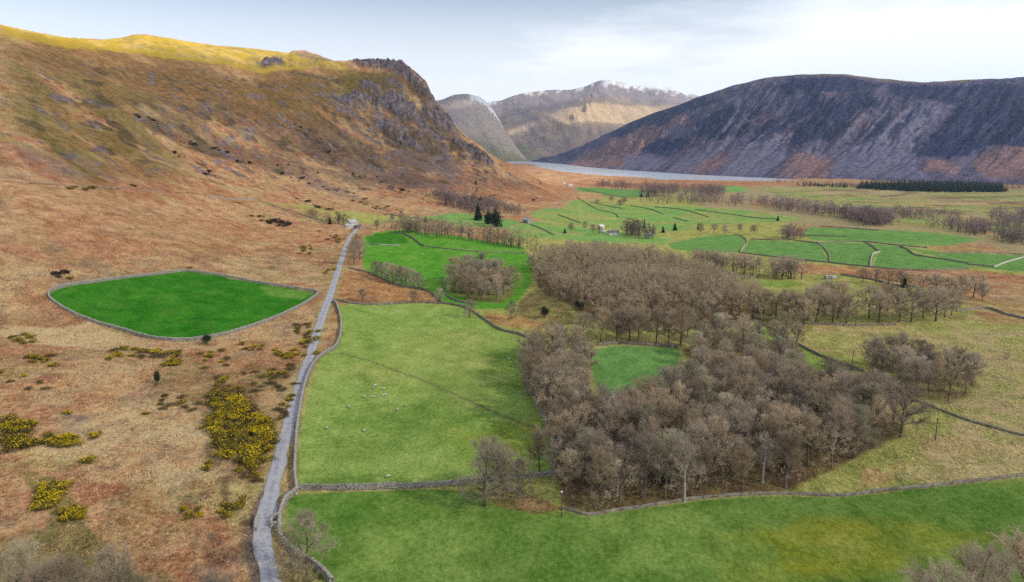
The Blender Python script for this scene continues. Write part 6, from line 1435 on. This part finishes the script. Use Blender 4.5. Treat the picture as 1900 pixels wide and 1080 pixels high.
# ------------------------------------------------------------------ sheepfold, culvert and gate by the lane bend
def gp(px, py): return hit(px, py)[0]
wall([(519,961),(512,963),(504,965)], 'short pale wall on the far side of the little sheepfold', 1.1, .55, step=.4, mat=M_STONE_P, stones=True, group='sheepfold walls by the lane')
wall([(504,979),(511,979),(518,981)], 'short pale wall on the near side of the little sheepfold', 1.1, .55, step=.4, mat=M_STONE_P, stones=True, group='sheepfold walls by the lane')
wall([(504,965),(503,972),(504,979)], 'pale end wall of the little sheepfold beside the lane', .8, .5, step=.4, mat=M_STONE_P, stones=True, group='sheepfold walls by the lane')
wall([(477,962),(474,972),(474,984)], 'broken white stone parapet over the culvert on the left of the lane', .7, .6, step=.4, mat=M_STONE_P, stones=True, group='culvert parapets', name='parapet')
M_TIMBER = simple('weathered_timber', (.20,.17,.13), .4, 2., col2=(.34,.30,.25)); M_POLE = simple('dark_pole_timber', (.11,.09,.07), .4, 1.5); M_METAL = simple('grey_metal', (.55,.55,.56), .2, 2., rough=.5, spec=1)
a, b = gp(519,952), gp(523,944)
root = empty('field_gate', tuple(a), math.atan2(b[1]-a[1], b[0]-a[0])); Lg = 2.6
tag(root, 'weathered timber field gate in the wall above the sheepfold', 'gate')
for z_ in (.25,.5,.75,1.0,1.2): mesh_boxes('rail', [(.1,Lg-.1,-.03,.03,z_-.05,z_+.05)], M_TIMBER, root)
for x_ in (0,Lg): mesh_boxes('post', [(x_-.1,x_+.1,-.1,.1,-.4,1.5)], M_TIMBER, root)
mesh_boxes('brace', [(Lg/2-.05,Lg/2+.05,-.055,-.032,.2,1.25)], M_TIMBER, root)
# marker stones at the culvert
for i, (px, py, s) in enumerate(((474,975,.5),(478,985,.4),(501,977,.45),(550,918,.7))):
    p_ = gp(px, py); v, f = boxes(np.array([[0,0,s*.3]]), np.array([[s,s*.8,s]]), np.array([.4*i]), .5, np.random.default_rng(i))
    o = link('boulder', mesh_np('boulder', v, f, (M_STONE_P,))); o.location = p_
    tag(o, ('white stone at the culvert edge of the lane','second white stone just below the culvert','white stone by the sheepfold corner','white boulder where the lane wall meets the crossing wall')[i], 'stone')
# ------------------------------------------------------------------ poles
def pole(px, py, h, label, transformer=False, rz=0., arm=True, group='power line poles'):
    x, y, z = gp(px, py); root = empty('utility_pole', (x, y, z), R(rz)); tag(root, label, 'pole', group)
    v, f = tube(np.array([[0,0,-.4],[0,0,h*.5],[0,0,h]]), np.array([.15,.13,.10]), 8); link('post', mesh_np('post', v, f, (M_POLE,), smooth=True), root)
    if arm:
        mesh_boxes('crossarm', [(-.8,.8,-.17,-.10,h-.45,h-.33)], M_POLE, root)
        for q in (-.7,0,.7): v, f = tube(np.array([[q,-.13,h-.33],[q,-.13,h-.1]]), np.array([.05,.04]), 6); link('insulator', mesh_np('insulator', v, f, (M_METAL,)), root)
    if transformer:
        v, f = tube(np.array([[-.1,-.15,h-.05],[-.55,-.3,h+.35]]), np.array([.2,.2]), 8); link('lamp_head', mesh_np('lamp_head', v, f, (M_RENDER,)), root)
        mesh_boxes('cap', [(-.17,.17,-.17,.17,h,h+.1)], M_METAL, root)
    return root
pole(1042,960,6.2,'grey pole with a white angled head in front of the big wood',True,20,arm=False)
pole(1587,606,8,'dark pole on the pasture between the two open stands',rz=30)
pole(1735,817,6.5,'dark pole on the straw bank right of the big wood',rz=30)
pole(1580,688,8,'dark pole left of the detached copse',rz=30)
# ------------------------------------------------------------------ sheep
M_WOOL = simple('cream_wool', (.52,.49,.42), .25, 9., obj_var=.08); M_FACE = simple('grey_sheep_face', (.30,.28,.26), .3, 5.)
def skin_mesh(name, verts, edges, radii, mat, sub=1):
    me = bpy.data.meshes.new(name); me.from_pydata(verts, edges, []); o = bpy.data.objects.new(name, me); COL.objects.link(o)
    sm = o.modifiers.new('skin', 'SKIN'); me.skin_vertices[0].data[0].use_root = True
    for i, r_ in enumerate(radii): me.skin_vertices[0].data[i].radius = r_ if isinstance(r_, tuple) else (r_, r_)
    sb = o.modifiers.new('smooth', 'SUBSURF'); sb.levels = sub; sb.render_levels = sub
    dg = bpy.context.evaluated_depsgraph_get(); dg.update(); out_ = bpy.data.meshes.new_from_object(o.evaluated_get(dg)); out_.name = name
    bpy.data.objects.remove(o); bpy.data.meshes.remove(me)
    out_.materials.clear(); out_.materials.append(mat)
    out_.polygons.foreach_set('use_smooth', np.ones(len(out_.polygons), bool)); return out_
def sheep_mesh(graze):
    hd = [(.55,0,.66),(.72,0,.48 if graze else .86),(.86,0,.22 if graze else .88),(.97,0,.10 if graze else .80)]
    vv = [(-.45,0,.58),(-.2,0,.62),(.1,0,.62),(.38,0,.62)]+hd
    rr_ = [(.24,.22),(.29,.27),(.29,.28),(.25,.25),.17,.12,.10,.055]; ee = [(0,1),(1,2),(2,3),(3,4),(4,5),(5,6),(6,7)]
    for (x_, s_, par, dx_) in ((.36,-.14,3,.02),(.33,.14,3,-.03),(-.38,-.14,0,.06),(-.42,.14,0,-.05)):
        n_ = len(vv); vv += [(x_, s_, .34),(x_+dx_, s_, .18),(x_+dx_*1.5, s_, .0)]; rr_ += [.085,.05,.045]; ee += [(par, n_),(n_, n_+1),(n_+1, n_+2)]
    n_ = len(vv); vv += [(-.66,0,.52),(-.72,0,.38)]; rr_ += [.06,.04]; ee += [(0,n_),(n_,n_+1)]
    for s_ in (-1,1): n_ = len(vv); vv.append((hd[2][0]-.06, s_*.14, hd[2][2]+.05)); rr_.append(.035); ee.append((6,n_))
    return skin_mesh('sheep', vv, ee, rr_, M_WOOL, 1)
SHEEP = [sheep_mesh(True), sheep_mesh(False)]
for m_ in SHEEP:                                           # bare face and legs darker than the fleece
    m_.materials.append(M_FACE)
    for p_ in m_.polygons:
        c = p_.center
        if c.z < .30 or c.x > .80: p_.material_index = 1
SH = [(696,717,0,'sheep furthest up the slope in the loose group on the big pasture'),(692,721,1,None),(712,723,0,None),(715,734,1,'pair of white sheep close together, upper animal'),(711,735,0,'pair of white sheep close together, lower animal'),(691,738,0,None),(677,738,1,'leftmost sheep of the loose group on the big pasture'),(738,762,0,'sheep to the lower left of the two grazing apart'),(753,755,1,'upper right sheep of the two grazing apart'),(676,801,0,'lone sheep low in the middle of the big pasture'),(606,796,0,'lone sheep near the lane wall on the big pasture'),(647,757,0,None),(720,886,0,'sheep nearest the crossing wall'),(808,586,0,'lone sheep on the top edge of the big pasture'),
      (637,618,0,'lone sheep beside the lane wall near the bracken verge'),(768,454,1,'bright white sheep beside the short dark wall in the green field'),(786,433,0,'sheep near the top of the upper green field'),(783,472,0,'sheep in the middle of the upper green field'),(957,470,0,'sheep at the right end of the upper green field'),(945,668,1,'sheep at the end of the faint path by the wood'),(1100,655,0,'sheep in the woodland clearing')]
for px, py, v_, lb in SH:
    x, y, z = gp(px, py); o = link('sheep', SHEEP[v_]); o.location = (x, y, z); o.rotation_euler = (0,0,float(trng.random()*6.28)); s_ = float(trng.uniform(.82,.98)); o.scale = (s_, s_, s_)
    tag(o, lb or 'small white sheep in the loose group on the big pasture', 'sheep', 'sheep on the pastures')
print('individual bare trees', N_TREES[0], 'gorse', NG[0], 'tris', sum(len(m_.loops)-2*len(m_.polygons) for m_ in bpy.data.meshes), sorted([(len(m_.loops)-2*len(m_.polygons), m_.name) for m_ in bpy.data.meshes])[-14:])
